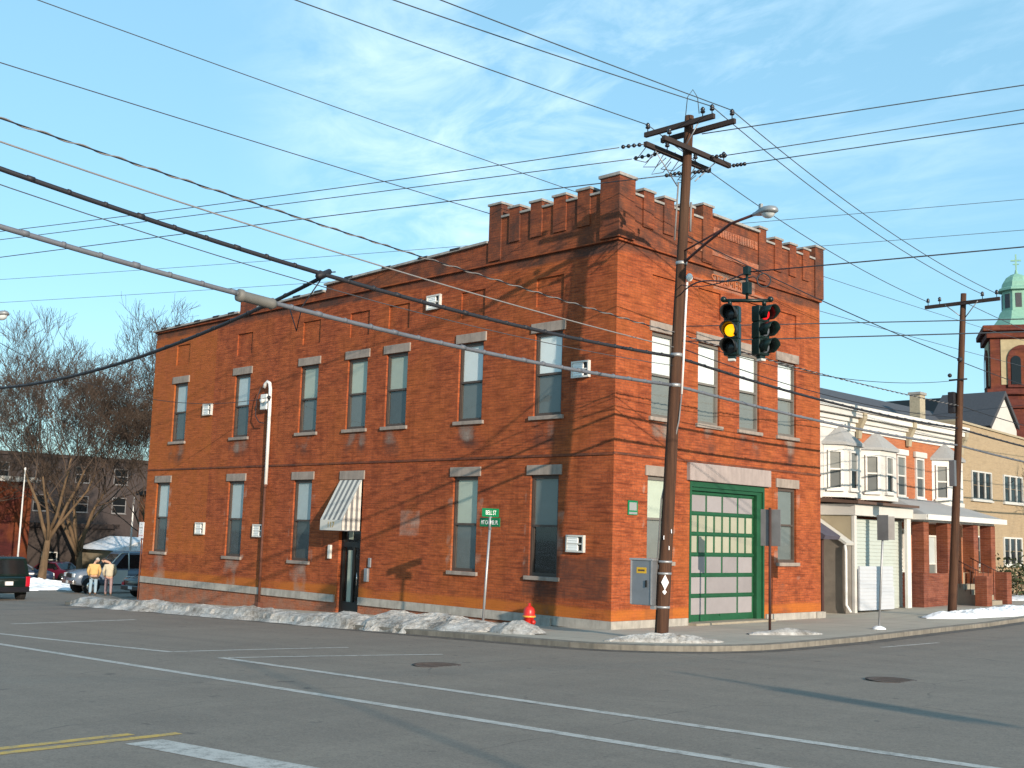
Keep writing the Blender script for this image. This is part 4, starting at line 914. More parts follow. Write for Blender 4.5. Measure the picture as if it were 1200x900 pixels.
# ------------------------------------------------------------------ row houses on the right
def win_panel(par, c, right, up, w, h, frame='trim_white', split=True, depth=.07, low='screen_dark', topm='screen_grey', name='window', bars=0):
    """window let into a facade: c = bottom centre on the wall, right and up are unit vectors"""
    c, right, up = Vector(c), Vector(right), Vector(up); nrm = right.cross(up)
    Mx = Matrix.Identity(4)
    for i, a in enumerate((right, -nrm, up)):
        for j in range(3): Mx[j][i] = a[j]
    Mx = Matrix.Translation(c) @ Mx
    f = MB(); t_ = .07
    f.box(-w / 2, -w / 2 + t_, -depth, .02, 0, h, Mx); f.box(w / 2 - t_, w / 2, -depth, .02, 0, h, Mx); f.box(-w / 2 + t_, w / 2 - t_, -depth, .02, h - t_, h, Mx); f.box(-w / 2 + t_, w / 2 - t_, -depth, .02, 0, t_, Mx)
    if split: f.box(-w / 2 + t_, w / 2 - t_, -depth * .7, .015, h * .49, h * .49 + .06, Mx)
    for k in range(bars): x = -w / 2 + w * (k + 1) / (bars + 1); f.box(x - .045, x + .045, -depth * .9, .018, t_, h - t_, Mx)
    f.box(-w / 2 - .06, w / 2 + .06, -depth - .05, .01, -.07, -.002, Mx)
    o = f.build(name, frame, par)
    g = MB(); g.box(-w / 2 + t_, w / 2 - t_, -.012, -.004, t_, h * .5, Mx); g.build('lower_pane', low, o)
    g = MB(); g.box(-w / 2 + t_, w / 2 - t_, -.012, -.004, h * .5 + .02, h - t_, Mx); g.build('upper_pane', topm, o)
    return o
XW = -2.0
def bay(par, y0, z0=3.95, z1=5.66, zp=6.42, d=.52, wf=1.25, wm='trim_white'):
    ya, yb, y3 = y0 + d, y0 + d + wf, y0 + 2 * d + wf
    poly = [(XW + .01, y0), (XW + d, ya), (XW + d, yb), (XW + .01, y3)]
    m_ = MB(); m_.prism([(p[0], p[1]) for p in poly], z0, z1, 'z')
    b = m_.build('bay_window', wm, par)
    m_ = MB(); e = .12; pe = [(XW + .005, y0 - e), (XW + d + e, ya - e * .3), (XW + d + e, yb + e * .3), (XW + .005, y3 + e)]; n = 4
    vs = [(x, y, z1 + .002) for x, y in pe] + [(x, y, z1 + .1) for x, y in pe] + [(XW + .02, (ya + yb) / 2 - .1, zp), (XW + .02, (ya + yb) / 2 + .1, zp)]
    m_.add(vs, ((3, 2, 1, 0), (0, 1, 5, 4), (1, 2, 6, 5), (2, 3, 7, 6), (4, 5, 8), (5, 6, 9, 8), (6, 7, 9), (3, 0, 4, 8, 9, 7))); m_.build('bay_roof', 'shingle_grey', b)
    m_ = MB(); m_.prism([(XW + .005, y0 - .05), (XW + d + .05, ya - .02), (XW + d + .05, yb + .02), (XW + .005, y3 + .05)], z0 - .16, z0 - .002, 'z'); m_.build('bay_sill', wm, b)
    s2 = math.sqrt(.5); rt = Vector((s2, s2, 0))
    win_panel(b, Vector((XW + d / 2 + .03, y0 + d / 2 + .03, z0 + .12)) + Vector((s2, -s2, 0)) * .003, rt, (0, 0, 1), .52, 1.4, 'trim_white', low='screen_dark', topm='screen_light')
    win_panel(b, (XW + d + .003, (ya + yb) / 2, z0 + .12), (0, 1, 0), (0, 0, 1), .56, 1.4, 'trim_white', low='black_glass', topm='screen_grey')
    return b
def row_house(label, y0, y1, wallm, bays, wins, brk):
    t = thing('row_house', label, 'house', (XW, (y0 + y1) / 2, -.1))
    m_ = MB(); m_.box(-11, XW, y0, y1 - .004, -.6, 6.3); m_.build('wall', wallm, t)
    m_ = MB(); m_.box(-10.8, XW - .02, y0 + .05, y1 - .05, 6.31, 6.9); m_.build('roof', 'roof_tar', t)
    m_ = MB()
    m_.box(XW - .3, XW + .05, y0, y1 - .004, 6.3, 6.62); m_.box(XW + .05, XW + .16, y0, y1 - .004, 6.62, 6.78); m_.box(XW - .3, XW + .05, y0, y1 - .004, 6.62, 6.95)
    m_.box(XW + .16, XW + .34, y0, y1 - .004, 6.8, 6.98); m_.box(XW - .3, XW + .16, y0, y1 - .004, 6.95, 7.0); m_.box(XW - .3, XW + .42, y0, y1 - .004, 7.0, 7.2)
    cn = m_.build('cornice', 'trim_white', t)
    m_ = MB()
    for k in brk: m_.prism([(XW + .05, 6.05), (XW + .16, 6.05), (XW + .2, 6.4), (XW + .4, 6.8), (XW + .4, 6.99), (XW + .05, 6.99)], k - .12, k + .12, 'y')
    if brk: m_.build('cornice_bracket', 'brown_trim' if False else 'stucco_tan', cn)
    for b in bays: bay(t, b)
    for yc in wins:
        w_ = win_panel(t, (XW + .003, yc, 4.05), (0, 1, 0), (0, 0, 1), .72, 1.6, 'trim_white', low='screen_dark', topm='screen_grey')
        m_ = MB(); m_.bbox(XW + .002, XW + .14, yc - .5, yc + .5, 5.67, 5.9, .03); m_.build('window_hood', 'trim_white', w_)
    return t
H1 = row_house('white row house with a bay window next to the brick corner building', 10.45, 16.5, 'trim_white', [14.0], [], [16.38])
H2 = row_house('middle row house of orange brick with a white bay window on its left', 16.5, 20.55, 'row_brick', [16.72], [19.85], [20.4])
H3 = row_house('last row house of orange brick with its white bay window beside the second utility pole', 20.55, 25.4, 'row_brick', [22.6], [21.45], [25.2])
m_ = MB()
for k in range(24): m_.box(XW - .002, XW + .12 + .05 * (k % 3), 13.9 + k * .11, 13.98 + k * .11, 3.62 - .02 * (k % 2), 3.78)
m_.build('bay_bracket', 'brown_trim', H1)
# white porch across the first two houses
X0, X1, ya, yb = XW + .004, -.62, 13.65, 17.85
gz = SW(-.6, 15) ; m_ = MB(); m_.box(X0, X1 + .06, ya - .05, yb + .08, 3.14, 3.52); PO = m_.build('porch', 'trim_white', H1)
m_ = MB(); m_.add([(X0, ya - .2, 3.60), (X1 + .25, ya - .2, 3.53), (X1 + .25, yb + .2, 3.53), (X0, yb + .2, 3.60), (X0, ya - .2, 3.75), (X1 + .25, ya - .2, 3.62), (X1 + .25, yb + .2, 3.62), (X0, yb + .2, 3.75)], ((0, 3, 2, 1), (4, 5, 6, 7), (0, 1, 5, 4), (1, 2, 6, 5), (2, 3, 7, 6), (3, 0, 4, 7))); m_.build('porch_roof', 'brown_trim', PO)
m_ = MB(); m_.bbox(X1 - .12, X1, ya, ya + .16, gz - .1, 3.14, .01); m_.bbox(X1 - .12, X1, yb - .3, yb, gz - .1, 3.14, .01); m_.build('porch_post', 'trim_white', PO)
def siding(xf, y0, y1, z0, z1, mat, name, par, th=.03, row=.13, axis='x'):
    m_ = MB(); n = int((z1 - z0) / row)
    for k in range(n):
        a, b = z0 + k * row, z0 + (k + 1) * row
        pr = [(xf - .05, a), (xf + th, a), (xf + .004, b - .002), (xf - .05, b - .002)]
        m_.prism(pr, y0, y1, 'y') if axis == 'x' else m_.prism([(-p[0] + 2 * xf if False else p[0], p[1]) for p in pr], y0, y1, 'x')
    return m_.build(name, mat, par)
siding(X1 - .42, ya + .1, yb + .1, gz - .05, 3.13, 'pale_siding', 'porch_siding', PO)
m_ = MB(); m_.box(X0 - .0, X1 - .125, ya + .01, ya + .09, 2.0, 3.13); m_.build('porch_side', 'stucco_tan', PO)
m_ = MB(); m_.box(X0, X1 - .125, ya + .012, ya + .088, gz - .1, 1.995); m_.build('porch_side_base', 'shed_grey', PO)
t = thing('folded_gate', 'white slatted panel standing across the porch opening', 'panel', (-.5, 15, gz))
siding(-.52, ya + .14, ya + 2.55, gz + .06, gz + 1.62, 'white_siding', 'panel_slats', t, .02, .125)
m_ = MB(); m_.bbox(-.58, -.535, ya + 2.56, ya + 2.68, gz + .06, gz + .85, .02); m_.build('panel_edge', 'white_siding', t)
# lean-to shed between the brick building and the porch
SH = thing('lean_to_shed', 'small grey lean-to shed with a white downpipe between the brick building and the porch', 'shed', (-1.2, 13, -.2))
m_ = MB(); m_.prism([(-5.2, -.4), (-.72, -.4), (-.72, 2.12), (-2.0, 2.95), (-5.2, 2.95)], 13.2, 13.6, 'y'); m_.build('shed_wall', 'shed_grey', SH)
m_ = MB(); m_.prism([(-.66, 2.1), (-.62, 2.18), (-2.0, 3.07), (-5.2, 3.07), (-5.2, 2.96), (-2.0, 2.96)], 13.1, 13.64, 'y'); m_.build('shed_roof', 'white_paint', SH)
m_ = MB(); m_.tube([(-.68, 13.1, 2.1), (-.64, 13.08, 1.9), (-.64, 13.08, .1), (-.45, 13.05, -.14)], .05, 8); m_.build('downpipe', 'white_pipe', SH)
CN = thing('side_canopy', 'little dark canopy on a brown post beside the end of the brick building', 'canopy', (-.6, 12, -.2))
m_ = MB(); m_.prism([(-3, 2.28), (-.68, 2.28), (-.62, 2.4), (-1.7, 3.05), (-3, 3.05)], 11.7, 12.7, 'y'); m_.build('canopy_roof', 'purple_grey', CN)
m_ = MB(); m_.bbox(-.92, -.8, 11.8, 11.92, -.3, 2.28, .01); m_.build('canopy_post', 'iron', CN)
# brick porch of the last house
m_ = MB(); xa, xb, y0, y1 = XW + .004, -.35, 18.25, 24.7; g0 = SW(0, 21)
PB2 = m_.box(xa, xb, y0 + .05, y1 - .05, 3.05, 3.2).build('brick_porch', 'trim_white', H3)
m_ = MB(); e = .35; r_ = [(xa, y0 - e, 3.205), (xb + e, y0 - e, 3.205), (xb + e, y1 + e, 3.205), (xa, y1 + e, 3.205)]
m_.add(r_ + [(x, y, 3.30) for x, y, z in r_] + [(xa, y0 + 1.1, 4.0), (xa, y1 - 1.1, 4.0)], ((3, 2, 1, 0), (0, 1, 5, 4), (1, 2, 6, 5), (2, 3, 7, 6), (4, 5, 8), (5, 6, 9, 8), (6, 7, 9), (0, 4, 8, 9, 7, 3))); m_.build('porch_roof', 'shingle_grey', PB2)
m_ = MB(); m_.box(xb + e - .02, xb + e + .03, y0 - e, y1 + e, 3.12, 3.32); m_.box(xa, xb + e - .02, y0 - e - .03, y0 - e + .02, 3.12, 3.32); m_.build('gutter', 'trim_white', PB2)
m_ = MB(); m_.box(xb - .3, xb, y0, y0 + 2.2, g0 - .4, 1.15); m_.box(xa, xb - .3, y0, y0 + .3, g0 - .4, 1.15); m_.box(xb - .3, xb, y1 - 2.2, y1, g0 - .4, 1.15); m_.build('porch_wall', 'porch_brick', PB2)
m_ = MB()
for yy in (y0, y0 + 2.0, y1 - 2.1, y1 - .45): m_.box(xb - .42, xb + .03, yy, yy + .42, 1.16, 3.05)
m_.build('porch_column', 'porch_brick', PB2)
m_ = MB(); m_.box(xa, xa + .03, 18.3, 24.9, g0 - .3, 3.04); m_.build('porch_back_wall', 'row_brick', PB2)
win_panel(PB2, (xa + .033, 19.4, 1.2), (0, 1, 0), (0, 0, 1), 1.0, 1.6, low='blind_white', topm='screen_grey'); win_panel(PB2, (xa + .033, 22.2, .3), (0, 1, 0), (0, 0, 1), 1.0, 2.3, low='screen_grey', topm='blind_grey', name='front_door')
m_ = MB()
for k in range(4): m_.box(xb + .02 + k * .32, xb + .34 + k * .32, y0 + 2.6, y1 - 2.6, g0 - .3, .75 - k * .19)
m_.build('front_steps', 'step_concrete', PB2)
m_ = MB(); m_.box(xb + 1.0, xb + 1.45, y0 + 2.1, y0 + 2.55, g0 - .3, 1.1); m_.box(xb + 1.0, xb + 1.45, y1 - 2.5, y1 - 2.05, g0 - .3, 1.25); m_.build('step_pier', 'porch_brick', PB2)
m_ = MB()
for yy in (y0 + 2.4, y1 - 2.4): m_.tube([(xb, yy, 1.75), (xb + 1.1, yy, 1.25)], .02, 6); [m_.cyl((xb + .1 + k * .2, yy, .7 - k * .1), (xb + .1 + k * .2, yy, 1.7 - k * .09), .012, 5) for k in range(5)]
m_.build('handrail', 'iron', PB2)
# tan brick house
TH = thing('tan_house', 'tan brick house with triple dark windows at the right edge', 'house', (-2.3, 33, .2)); XT = -2.3
m_ = MB(); m_.add([(x, y, z) for x in (-12, XT) for y, zt in ((25.6, 7.55), (44, 7.0)) for z in (-.6, zt)], ((0, 2, 3, 1), (4, 5, 7, 6), (0, 1, 5, 4), (2, 6, 7, 3), (1, 3, 7, 5), (0, 4, 6, 2))); m_.build('wall', 'tan_brick', TH)
m_ = MB(); m_.add([(x, y, z) for x in (-12, XT + .08) for y, zt in ((25.6, 7.552), (44, 7.002)) for z in (zt, zt + .09)], ((0, 2, 3, 1), (4, 5, 7, 6), (0, 1, 5, 4), (2, 6, 7, 3), (1, 3, 7, 5), (0, 4, 6, 2))); m_.build('coping', 'stucco_tan', TH)
for yc, z, w in ((28.1, 4.25, 2.1), (31.6, 4.25, 2.2), (28.1, 1.4, 1.7), (31.4, 1.4, 2.1), (35.2, 4.25, 2.2), (35.2, 1.4, 2.1)): win_panel(TH, (XT + .003, yc, z), (0, 1, 0), (0, 0, 1), w, 1.28, 'white_paint', low='black_glass', topm='dark_glass', bars=2, split=False)
def leaf_clump(mb_, c, r, n, size, rnd):
    for _ in range(n):
        v = Vector((rnd.gauss(0, 1), rnd.gauss(0, 1), rnd.gauss(0, 1))); v = Vector(c) + Vector((v.x * r[0], v.y * r[1], v.z * r[2])) * .5
        a = Vector((rnd.uniform(-1, 1), rnd.uniform(-1, 1), rnd.uniform(-1, 1))).normalized() * size; b = a.cross(Vector((rnd.uniform(-1, 1), rnd.uniform(-1, 1), rnd.uniform(-1, 1)))).normalized() * size * .6
        mb_.quad(v - a, v - b, v + a, v + b)
rnd = random.Random(8); m_ = MB(); m_.open = True
for k in range(16): leaf_clump(m_, (-.7 + rnd.uniform(-.2, .2), 27.2 + k * .55, .85 + rnd.uniform(-.1, .15)), (.7, .6, .95), 130, .085, rnd)
HG = thing('hedge', 'dark clipped hedge in front of the tan house', 'hedge', (-.7, 31, .2)); m_.build('foliage', 'leaf_dark', HG)
m_ = MB(); [m_.cyl((-.7, 27 + k * .6, .05), (-.7 + rnd.uniform(-.2, .2), 27 + k * .6, 1.0), .03, 5) for k in range(15)]; m_.build('stems', 'bark', HG)
# bare shrub in front of the tan house is one of the trees below; slate roofed house behind
BH = thing('slate_roof_house', 'house with a dark slate roof, white gable and tan chimney behind the row houses', 'house', (-14, 34, 0))
m_ = MB(); m_.box(-20, -11.5, 26, 56, -.5, 8.4); m_.build('wall', 'far_wall', BH)
m_ = MB(); m_.prism([(-11.2, 8.35), (-15.8, 11.3), (-20.3, 8.35)], 25.8, 57, 'y'); m_.build('roof', 'slate', BH)
m_ = MB(); m_.prism([(51.0, 8.5), (55.0, 8.5), (55.0, 10.0), (53.0, 12.0), (51.0, 10.0)], -15.3, -11.15, 'x'); gb = m_.build('gable', 'trim_white', BH)
m_ = MB(); m_.prism([(50.6, 9.8), (53.0, 12.15), (55.4, 9.8), (55.6, 9.95), (53.0, 12.45), (50.4, 9.95)], -15.3, -11.0, 'x'); m_.build('gable_roof', 'slate', BH)
m_ = MB(); m_.box(-12.9, -12.25, 43.2, 43.9, 9.0, 11.25); chm = m_.build('chimney', 'chimney_tan', BH); m_ = MB(); m_.bbox(-12.98, -12.17, 43.12, 43.98, 11.25, 11.42, .02); m_.build('chimney_cap', 'coping', chm)

# ------------------------------------------------------------------ church
CH = thing('church', 'dark red brick church tower with a green copper lantern and cross', 'church', (-11.9, 57.6, 0), R(-62))
def ch(m_, name, mat, par=None): o = m_.build(name, mat, None, False); o.parent = par or CH; return o
w = 2.0; m_ = MB(); m_.box(-w, w, -w, w, 0, 17.2); TW = ch(m_, 'tower', 'church_brick')
m_ = MB(); m_.bbox(-w - .5, w + .5, -w - .5, w + .5, 16.85, 17.25, .08); m_.bbox(-w - .25, w + .25, -w - .25, w + .25, 16.4, 16.84, .06); ch(m_, 'tower_cornice', 'church_brick', TW)
m_ = MB(); m_.bbox(-w - .3, w + .3, -w - .3, w + .3, 12.5, 12.9, .06); ch(m_, 'tower_ledge', 'church_brick', TW)
m_ = MB(); m_.box(w + .002, w + .05, -1.35, 1.35, 13.2, 16.3); ch(m_, 'belfry_panel', 'church_stone', TW)
m_ = MB(); m_.box(-1.35, 1.35, -w - .05, -w - .002, 13.2, 16.3); ch(m_, 'belfry_panel', 'church_stone', TW)
def arch(mx, n_w, z0, zs, dep, a0, axis, off):
    pl_ = [(-n_w, z0), (n_w, z0)] + [(n_w * math.cos(R(k * 15)), zs + n_w * math.sin(R(k * 15))) for k in range(13)]
    if axis == 'x': mx.prism([(off + p[0], p[1]) for p in pl_], a0, a0 + dep, 'x')
    else: mx.prism([(off + p[0], p[1]) for p in pl_], a0 - dep, a0, 'y')
for ax, sg in (('x', 1), ('y', -1)):
    m_ = MB(); arch(m_, .95, 13.0, 14.95, .1, sg * (w + .052), ax, 0); AR = ch(m_, 'belfry_arch', 'church_brick', TW)
    for o_ in (-.42, .42): m_ = MB(); arch(m_, .3, 13.2, 14.85, .05, sg * (w + .155), ax, o_); ch(m_, 'louvre', 'black_glass', AR)
m_ = MB(); m_.lathe([(1.95, 17.26), (1.7, 17.6), (1.35, 18.05), (1.2, 18.5), (1.05, 18.55), (1.02, 19.95), (1.3, 20.0), (1.26, 20.15), (1.05, 20.25), (.98, 20.6), (.75, 20.95), (.4, 21.2), (.12, 21.3), (.06, 21.6)], (0, 0, 0), 8, smooth=False, mat=Matrix.Rotation(R(22.5), 3, 'Z')); LN = ch(m_, 'lantern', 'copper_green')
for k in range(8):
    m_ = MB(); m_.box(.95, .985, -.2, .2, 18.75, 19.75, Matrix.Rotation(R(45 * k), 4, 'Z')); ch(m_, 'lantern_louvre', 'slate', LN)
m_ = MB(); m_.box(-.05, .05, -.05, .05, 21.5, 22.7); m_.box(-.045, .045, -.34, .34, 22.2, 22.3); m_.box(-.045, .045, -.2, .2, 21.95, 22.02); ch(m_, 'cross', 'copper_green', LN)
m_ = MB(); m_.box(-22, -w - .01, -5, 5, 0, 10.0); ch(m_, 'nave', 'church_brick')
m_ = MB(); m_.prism([(-5.6, 10.0), (5.6, 10.0), (0, 13.2)], -22.4, -w - .02, 'x'); ch(m_, 'nave_roof', 'slate')
m_ = MB(); m_.bbox(-w - 2.6, w + .8, -w - 1.3, w + 1.3, 11.5, 12.1, .08); m_.box(-w - 2.4, w + .6, -w - 1.1, w + 1.1, 0, 11.5); ch(m_, 'tower_base', 'church_brick', TW)
LB = thing('long_roof_building', 'long low building with a dark roof ridge behind the row houses', 'building', (-30, 63, 0))
m_ = MB(); m_.box(-42, -19, 59, 67, -.5, 11.2); m_.build('wall', 'far_wall', LB); m_ = MB(); m_.prism([(58.6, 11.2), (67.4, 11.2), (63, 13.6)], -42.3, -18.7, 'x'); m_.build('roof', 'far_roof', LB)

# ------------------------------------------------------------------ left background
def block(name, label, cat, x0, x1, y0, y1, z0, z1, wallm, roofm, wins=None, trim='white_paint', flat=True, rz=0, c=None):
    t = thing(name, label, cat, ((x0 + x1) / 2, (y0 + y1) / 2, z0))
    m_ = MB(); m_.box(x0, x1, y0, y1, z0 - 1, z1); m_.build('wall', wallm, t)
    m_ = MB()
    if flat: m_.box(x0 - .25, x1 + .25, y0 - .25, y1 + .25, z1 + .002, z1 + .35)
    else: m_.prism([(y0 - .4, z1), (y1 + .4, z1), ((y0 + y1) / 2, z1 + (y1 - y0) * .22)], x0 - .3, x1 + .3, 'x')
    m_.build('roof', roofm, t)
    for (ax, a, z, w, h) in wins or []:
        if ax == 'y': win_panel(t, (a, y0 - .003, z), (1, 0, 0), (0, 0, 1), w, h, trim, low='dark_glass', topm='dark_glass')
        else: win_panel(t, (x1 + .003, a, z), (0, 1, 0), (0, 0, 1), w, h, trim, low='dark_glass', topm='dark_glass')
    return t
block('brick_house', 'shade-darkened red brick house with white window trim and a white eave at the left edge', 'house', -84, -61.5, -9, 10.5, -2.1, 4.7, 'shaded_red_brick', 'white_paint', [('x', y, z, 1.1, 1.7) for y in (-5, -1, 3.2, 7.6) for z in (-.9, 2.0)])
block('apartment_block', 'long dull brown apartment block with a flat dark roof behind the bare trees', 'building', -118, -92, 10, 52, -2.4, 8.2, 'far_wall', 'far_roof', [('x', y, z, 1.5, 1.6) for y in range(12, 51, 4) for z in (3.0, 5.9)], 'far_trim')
block('cottage', 'low cream cottage with a snowy roof between the bare trees and the brick building', 'house', -68, -60, 16.4, 20.8, -2, .1, 'stucco_tan', 'snow', [('x', 17.4, -1.2, .7, 1.0), ('x', 19, -1.2, .8, 1.0)], flat=False)
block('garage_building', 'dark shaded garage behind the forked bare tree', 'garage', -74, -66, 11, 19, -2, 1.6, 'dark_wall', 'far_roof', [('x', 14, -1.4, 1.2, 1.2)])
block('orange_house', 'brown brick house half hidden behind the corner of the brick building', 'house', -74, -62, 25, 36, -2, 4.5, 'row_brick', 'far_roof', [('x', 28, 1.6, 1, 1.5), ('x', 32, 1.6, 1, 1.5)])
m_ = MB(); m_.lathe([(.06, -2.2), (.05, 2), (.036, 5.1), (.07, 5.15), (.06, 5.25), (.001, 5.3)], (-51.7, 5.9, 0), 10); tag(m_.build('flagpole', 'white_pipe'), 'thin white flagpole left of the bare trees', 'flagpole')
m_ = MB(); m_.lathe([(.07, -2.2), (.06, 2), (.04, 3.9), (.001, 3.95)], (-55.4, 15.0, 0), 10); tag(m_.build('vent_pipe', 'white_pipe'), 'white post standing beside the cottage roof', 'post')

def tree(name, label, x, y, h, seed, spread=.62, fork=.22, tw='twig', r0=None, levels=7, kids=(3, 3), nlimbs=4, group=None):
    rn = random.Random(seed); z0 = G(x, y); t = thing(name, label, 'tree', (x, y, z0), group=group)
    tr = MB(); cr = MB(); r0 = r0 or h * .018
    def branch(p, d, L, r, lv):
        n = 4 if lv < 3 else 3; pts = [p]; q = p.copy(); dd = d.copy()
        for k in range(n):
            dd = (dd + Vector((rn.gauss(0, .13), rn.gauss(0, .13), rn.gauss(.05, .09))) * (.25 if lv == 0 else 1)).normalized(); q = q + dd * (L / n); pts.append(q.copy())
        rr = [max(.009, r * (1 - .5 * k / n)) for k in range(n + 1)]
        (tr if lv < 2 else cr).tube(pts, rr, 8 if lv == 0 else (6 if lv < 2 else (4 if lv < 4 else 3)), cap=lv < 2)
        if lv >= levels: return
        m = (nlimbs if lv == 0 else rn.randint(*kids)) + (1 if lv == levels - 1 else 0)
        for k in range(m):
            f_ = rn.uniform(.55, 1) if k else 1.0
            if lv == 0: f_ = rn.uniform(.72, 1)
            i = min(n - 1, int(f_ * n)); b0 = pts[i].lerp(pts[i + 1], f_ * n - i) if i < n else pts[-1]
            ax = Vector((rn.gauss(0, 1), rn.gauss(0, 1), rn.gauss(0, .35))).normalized(); ang = rn.uniform(.35, 1.0) * spread * 1.5
            nd = (dd * math.cos(ang) + (ax - dd * ax.dot(dd)).normalized() * math.sin(ang) + Vector((0, 0, .12))).normalized()
            branch(b0, nd, L * rn.uniform(.6, .82) if lv else h * .27 * rn.uniform(.8, 1.15), rr[i] * rn.uniform(.55, .75), lv + 1)
    branch(Vector((x, y, z0 - .15)), Vector((rn.uniform(-.05, .05), rn.uniform(-.05, .05), 1)), h * fork, r0, 0)
    tr.build('trunk', 'bark', t); cr.open = True; cr.build('crown', tw, t); return t
tree('bare_tree', 'bare winter tree with a slender straight trunk in the snow', -50.6, 7.0, 16.5, 3, 0.51, .22, nlimbs=5, kids=(2, 4), group='bare trees')
tree('bare_tree', 'bare winter tree with a forked tan trunk behind the parked truck', -55.0, 11.4, 17.5, 14, 0.56, .13, nlimbs=5, kids=(2, 4), r0=.3, group='bare trees')
tree('bare_tree', 'tall bare tree rising over the roof at the left end of the brick building', -45, 12.2, 16.6, 25, .55, .34, nlimbs=4, kids=(2, 4), group='bare trees')
tree('bare_tree', 'bare tree at the far left edge in front of the red house', -59, 4.5, 14, 36, 0.51, .25, nlimbs=5, kids=(2, 4), group='bare trees')
tree('bare_tree', 'dense bare tree close to the corner of the brick building', -51, 14.8, 16.5, 47, 0.56, .12, nlimbs=6, kids=(2, 4), r0=.2, group='bare trees')
tree('bare_tree', 'wide bare tree standing behind the forked tree', -64, 15.5, 17.5, 58, 0.53, .16, nlimbs=6, kids=(2, 4), tw='twig_far', group='bare trees')
tree('street_tree', 'small bare street tree in front of the tan house', .6, 33.5, 6.6, 5, .6, .3, levels=5, r0=.07, nlimbs=4, group=None)

# ------------------------------------------------------------------ vehicles (forward = +X, origin on the ground at the middle)
def vehicle(name, label, cat, loc, rz, L, W, belt, roof, paint, zb=.28, hood=None, g=(-.1, .9, .15, .75), nose=.0, cab2=None, wheels=.34, lights='tail'):
    """g: greenhouse bottom x0,x1 and top x2,x3 as fractions of L measured from the tail"""
    t = thing(name, label, cat, loc, rz)
    def add(m_, nm, mat, par=None): o = m_.build(nm, mat, None, False); o.parent = par or t; return o
    h = L / 2; w = W / 2; hood = hood or belt - .08
    st = [(-h, .86, zb + .12, belt - .18), (-h + .05, .94, zb + .02, belt - .08), (-h + .25, .99, zb, belt), (-h + L * g[0] + .05, 1, zb, belt), (-h + L * g[1], 1, zb, belt), (h - .35, .98, zb, hood), (h - .08, .92, zb + .04, hood - .12), (h, .84, zb + .1, hood - .3)]
    m_ = MB(); vs = []; n = 8
    for x, f, a, b in st:
        ww = w * f; mid = (a + b) / 2
        for y, z in ((-ww * .86, a), (-ww * .97, a + .12), (-ww, mid), (-ww * .97, b - .05), (-ww * .9, b), (ww * .9, b), (ww * .97, b - .05), (ww, mid), (ww * .97, a + .12), (ww * .86, a)): vs.append((x, y, z))
    n = 10
    m_.add(vs, [(i * n + k, i * n + (k + 1) % n, (i + 1) * n + (k + 1) % n, (i + 1) * n + k) for i in range(len(st) - 1) for k in range(n)] + [tuple(range(n - 1, -1, -1)), tuple((len(st) - 1) * n + k for k in range(n))], True)
    b0, b1, t0, t1 = (-h + L * k for k in g); wt = w * .8; wb = w * .93; zr = roof; zbelt = belt - .03
    def lerp4(u, v, face):
        P0, P1, P2, P3 = face; return (P0.lerp(P1, u)).lerp(P3.lerp(P2, u), v)
    V = Vector; LB_, LF, RB, RF = V((b0, wb, zbelt)), V((b1, wb, zbelt)), V((b0, -wb, zbelt)), V((b1, -wb, zbelt)); LBt, LFt, RBt, RFt = V((t0, wt, zr - .07)), V((t1, wt, zr - .07)), V((t0, -wt, zr - .07)), V((t1, -wt, zr - .07))
    m_.add([LB_, LF, RF, RB, LBt, LFt, RFt, RBt, V((t0 + .12, wt * .85, zr)), V((t1 - .15, wt * .85, zr)), V((t1 - .15, -wt * .85, zr)), V((t0 + .12, -wt * .85, zr))], ((0, 1, 5, 4), (1, 2, 6, 5), (2, 3, 7, 6), (3, 0, 4, 7), (4, 5, 9, 8), (5, 6, 10, 9), (6, 7, 11, 10), (7, 4, 8, 11), (8, 9, 10, 11)))
    body = add(m_, 'body', paint)
    gl = MB(); gl.open = True
    faces = {'l': (LB_, LF, LFt, LBt), 'r': (RF, RB, RBt, RFt), 'f': (LF, RF, RFt, LFt), 'b': (RB, LB_, LBt, RBt)}
    for kk, spans in (('l', ((.06, .47), (.51, .92))), ('r', ((.08, .49), (.53, .94))), ('f', ((.05, .95),)), ('b', ((.08, .92),))):
        F = faces[kk]; nr = ((F[1] - F[0]).cross(F[3] - F[0])).normalized() * .006
        if nr.dot(F[0] + F[2] - 2 * V((0, 0, (zbelt + zr) / 2))) < 0: nr = -nr
        for u0, u1 in spans: gl.quad(*[lerp4(u, v, F) + nr for u, v in ((u0, .1), (u1, .1), (u1, .9), (u0, .9))])
    add(gl, 'windows', 'dark_glass')
    for sx in (-1, 1):
        for sy in (-1, 1):
            x = sx * (h - .82); y = sy * (w - .02)
            wh = MB(); wh.lathe([(wheels * .62, -.11), (wheels * .97, -.1), (wheels, -.05), (wheels, .05), (wheels * .97, .1), (wheels * .62, .11)], (x, y - sy * .08, wheels), 20, 'y'); wo = add(wh, 'wheel', 'tyre')
            rm = MB(); rm.lathe([(wheels * .62, 0), (wheels * .58, .02), (wheels * .2, .01), (.001, .03)], (x, y + sy * .032, wheels), 14, 'y', mat=Matrix.Rotation(0 if sy > 0 else math.pi, 3, 'X') if False else None); add(rm, 'rim', 'chrome', wo)
            ar = MB(); ar.lathe([(wheels * 1.16, -.02), (wheels * 1.16, .012), (.01, .012)], (x, sy * (w * .985), wheels + .02), 18, 'y'); add(ar, 'wheel_arch', 'tyre')
    bp = MB(); bp.bbox(-h - .09, -h + .12, -w * .93, w * .93, zb + .05, zb + .27, .04); bp.bbox(h - .1, h + .08, -w * .93, w * .93, zb + .05, zb + .25, .04); add(bp, 'bumper', 'car_black' if lights != 'chrome' else 'chrome')
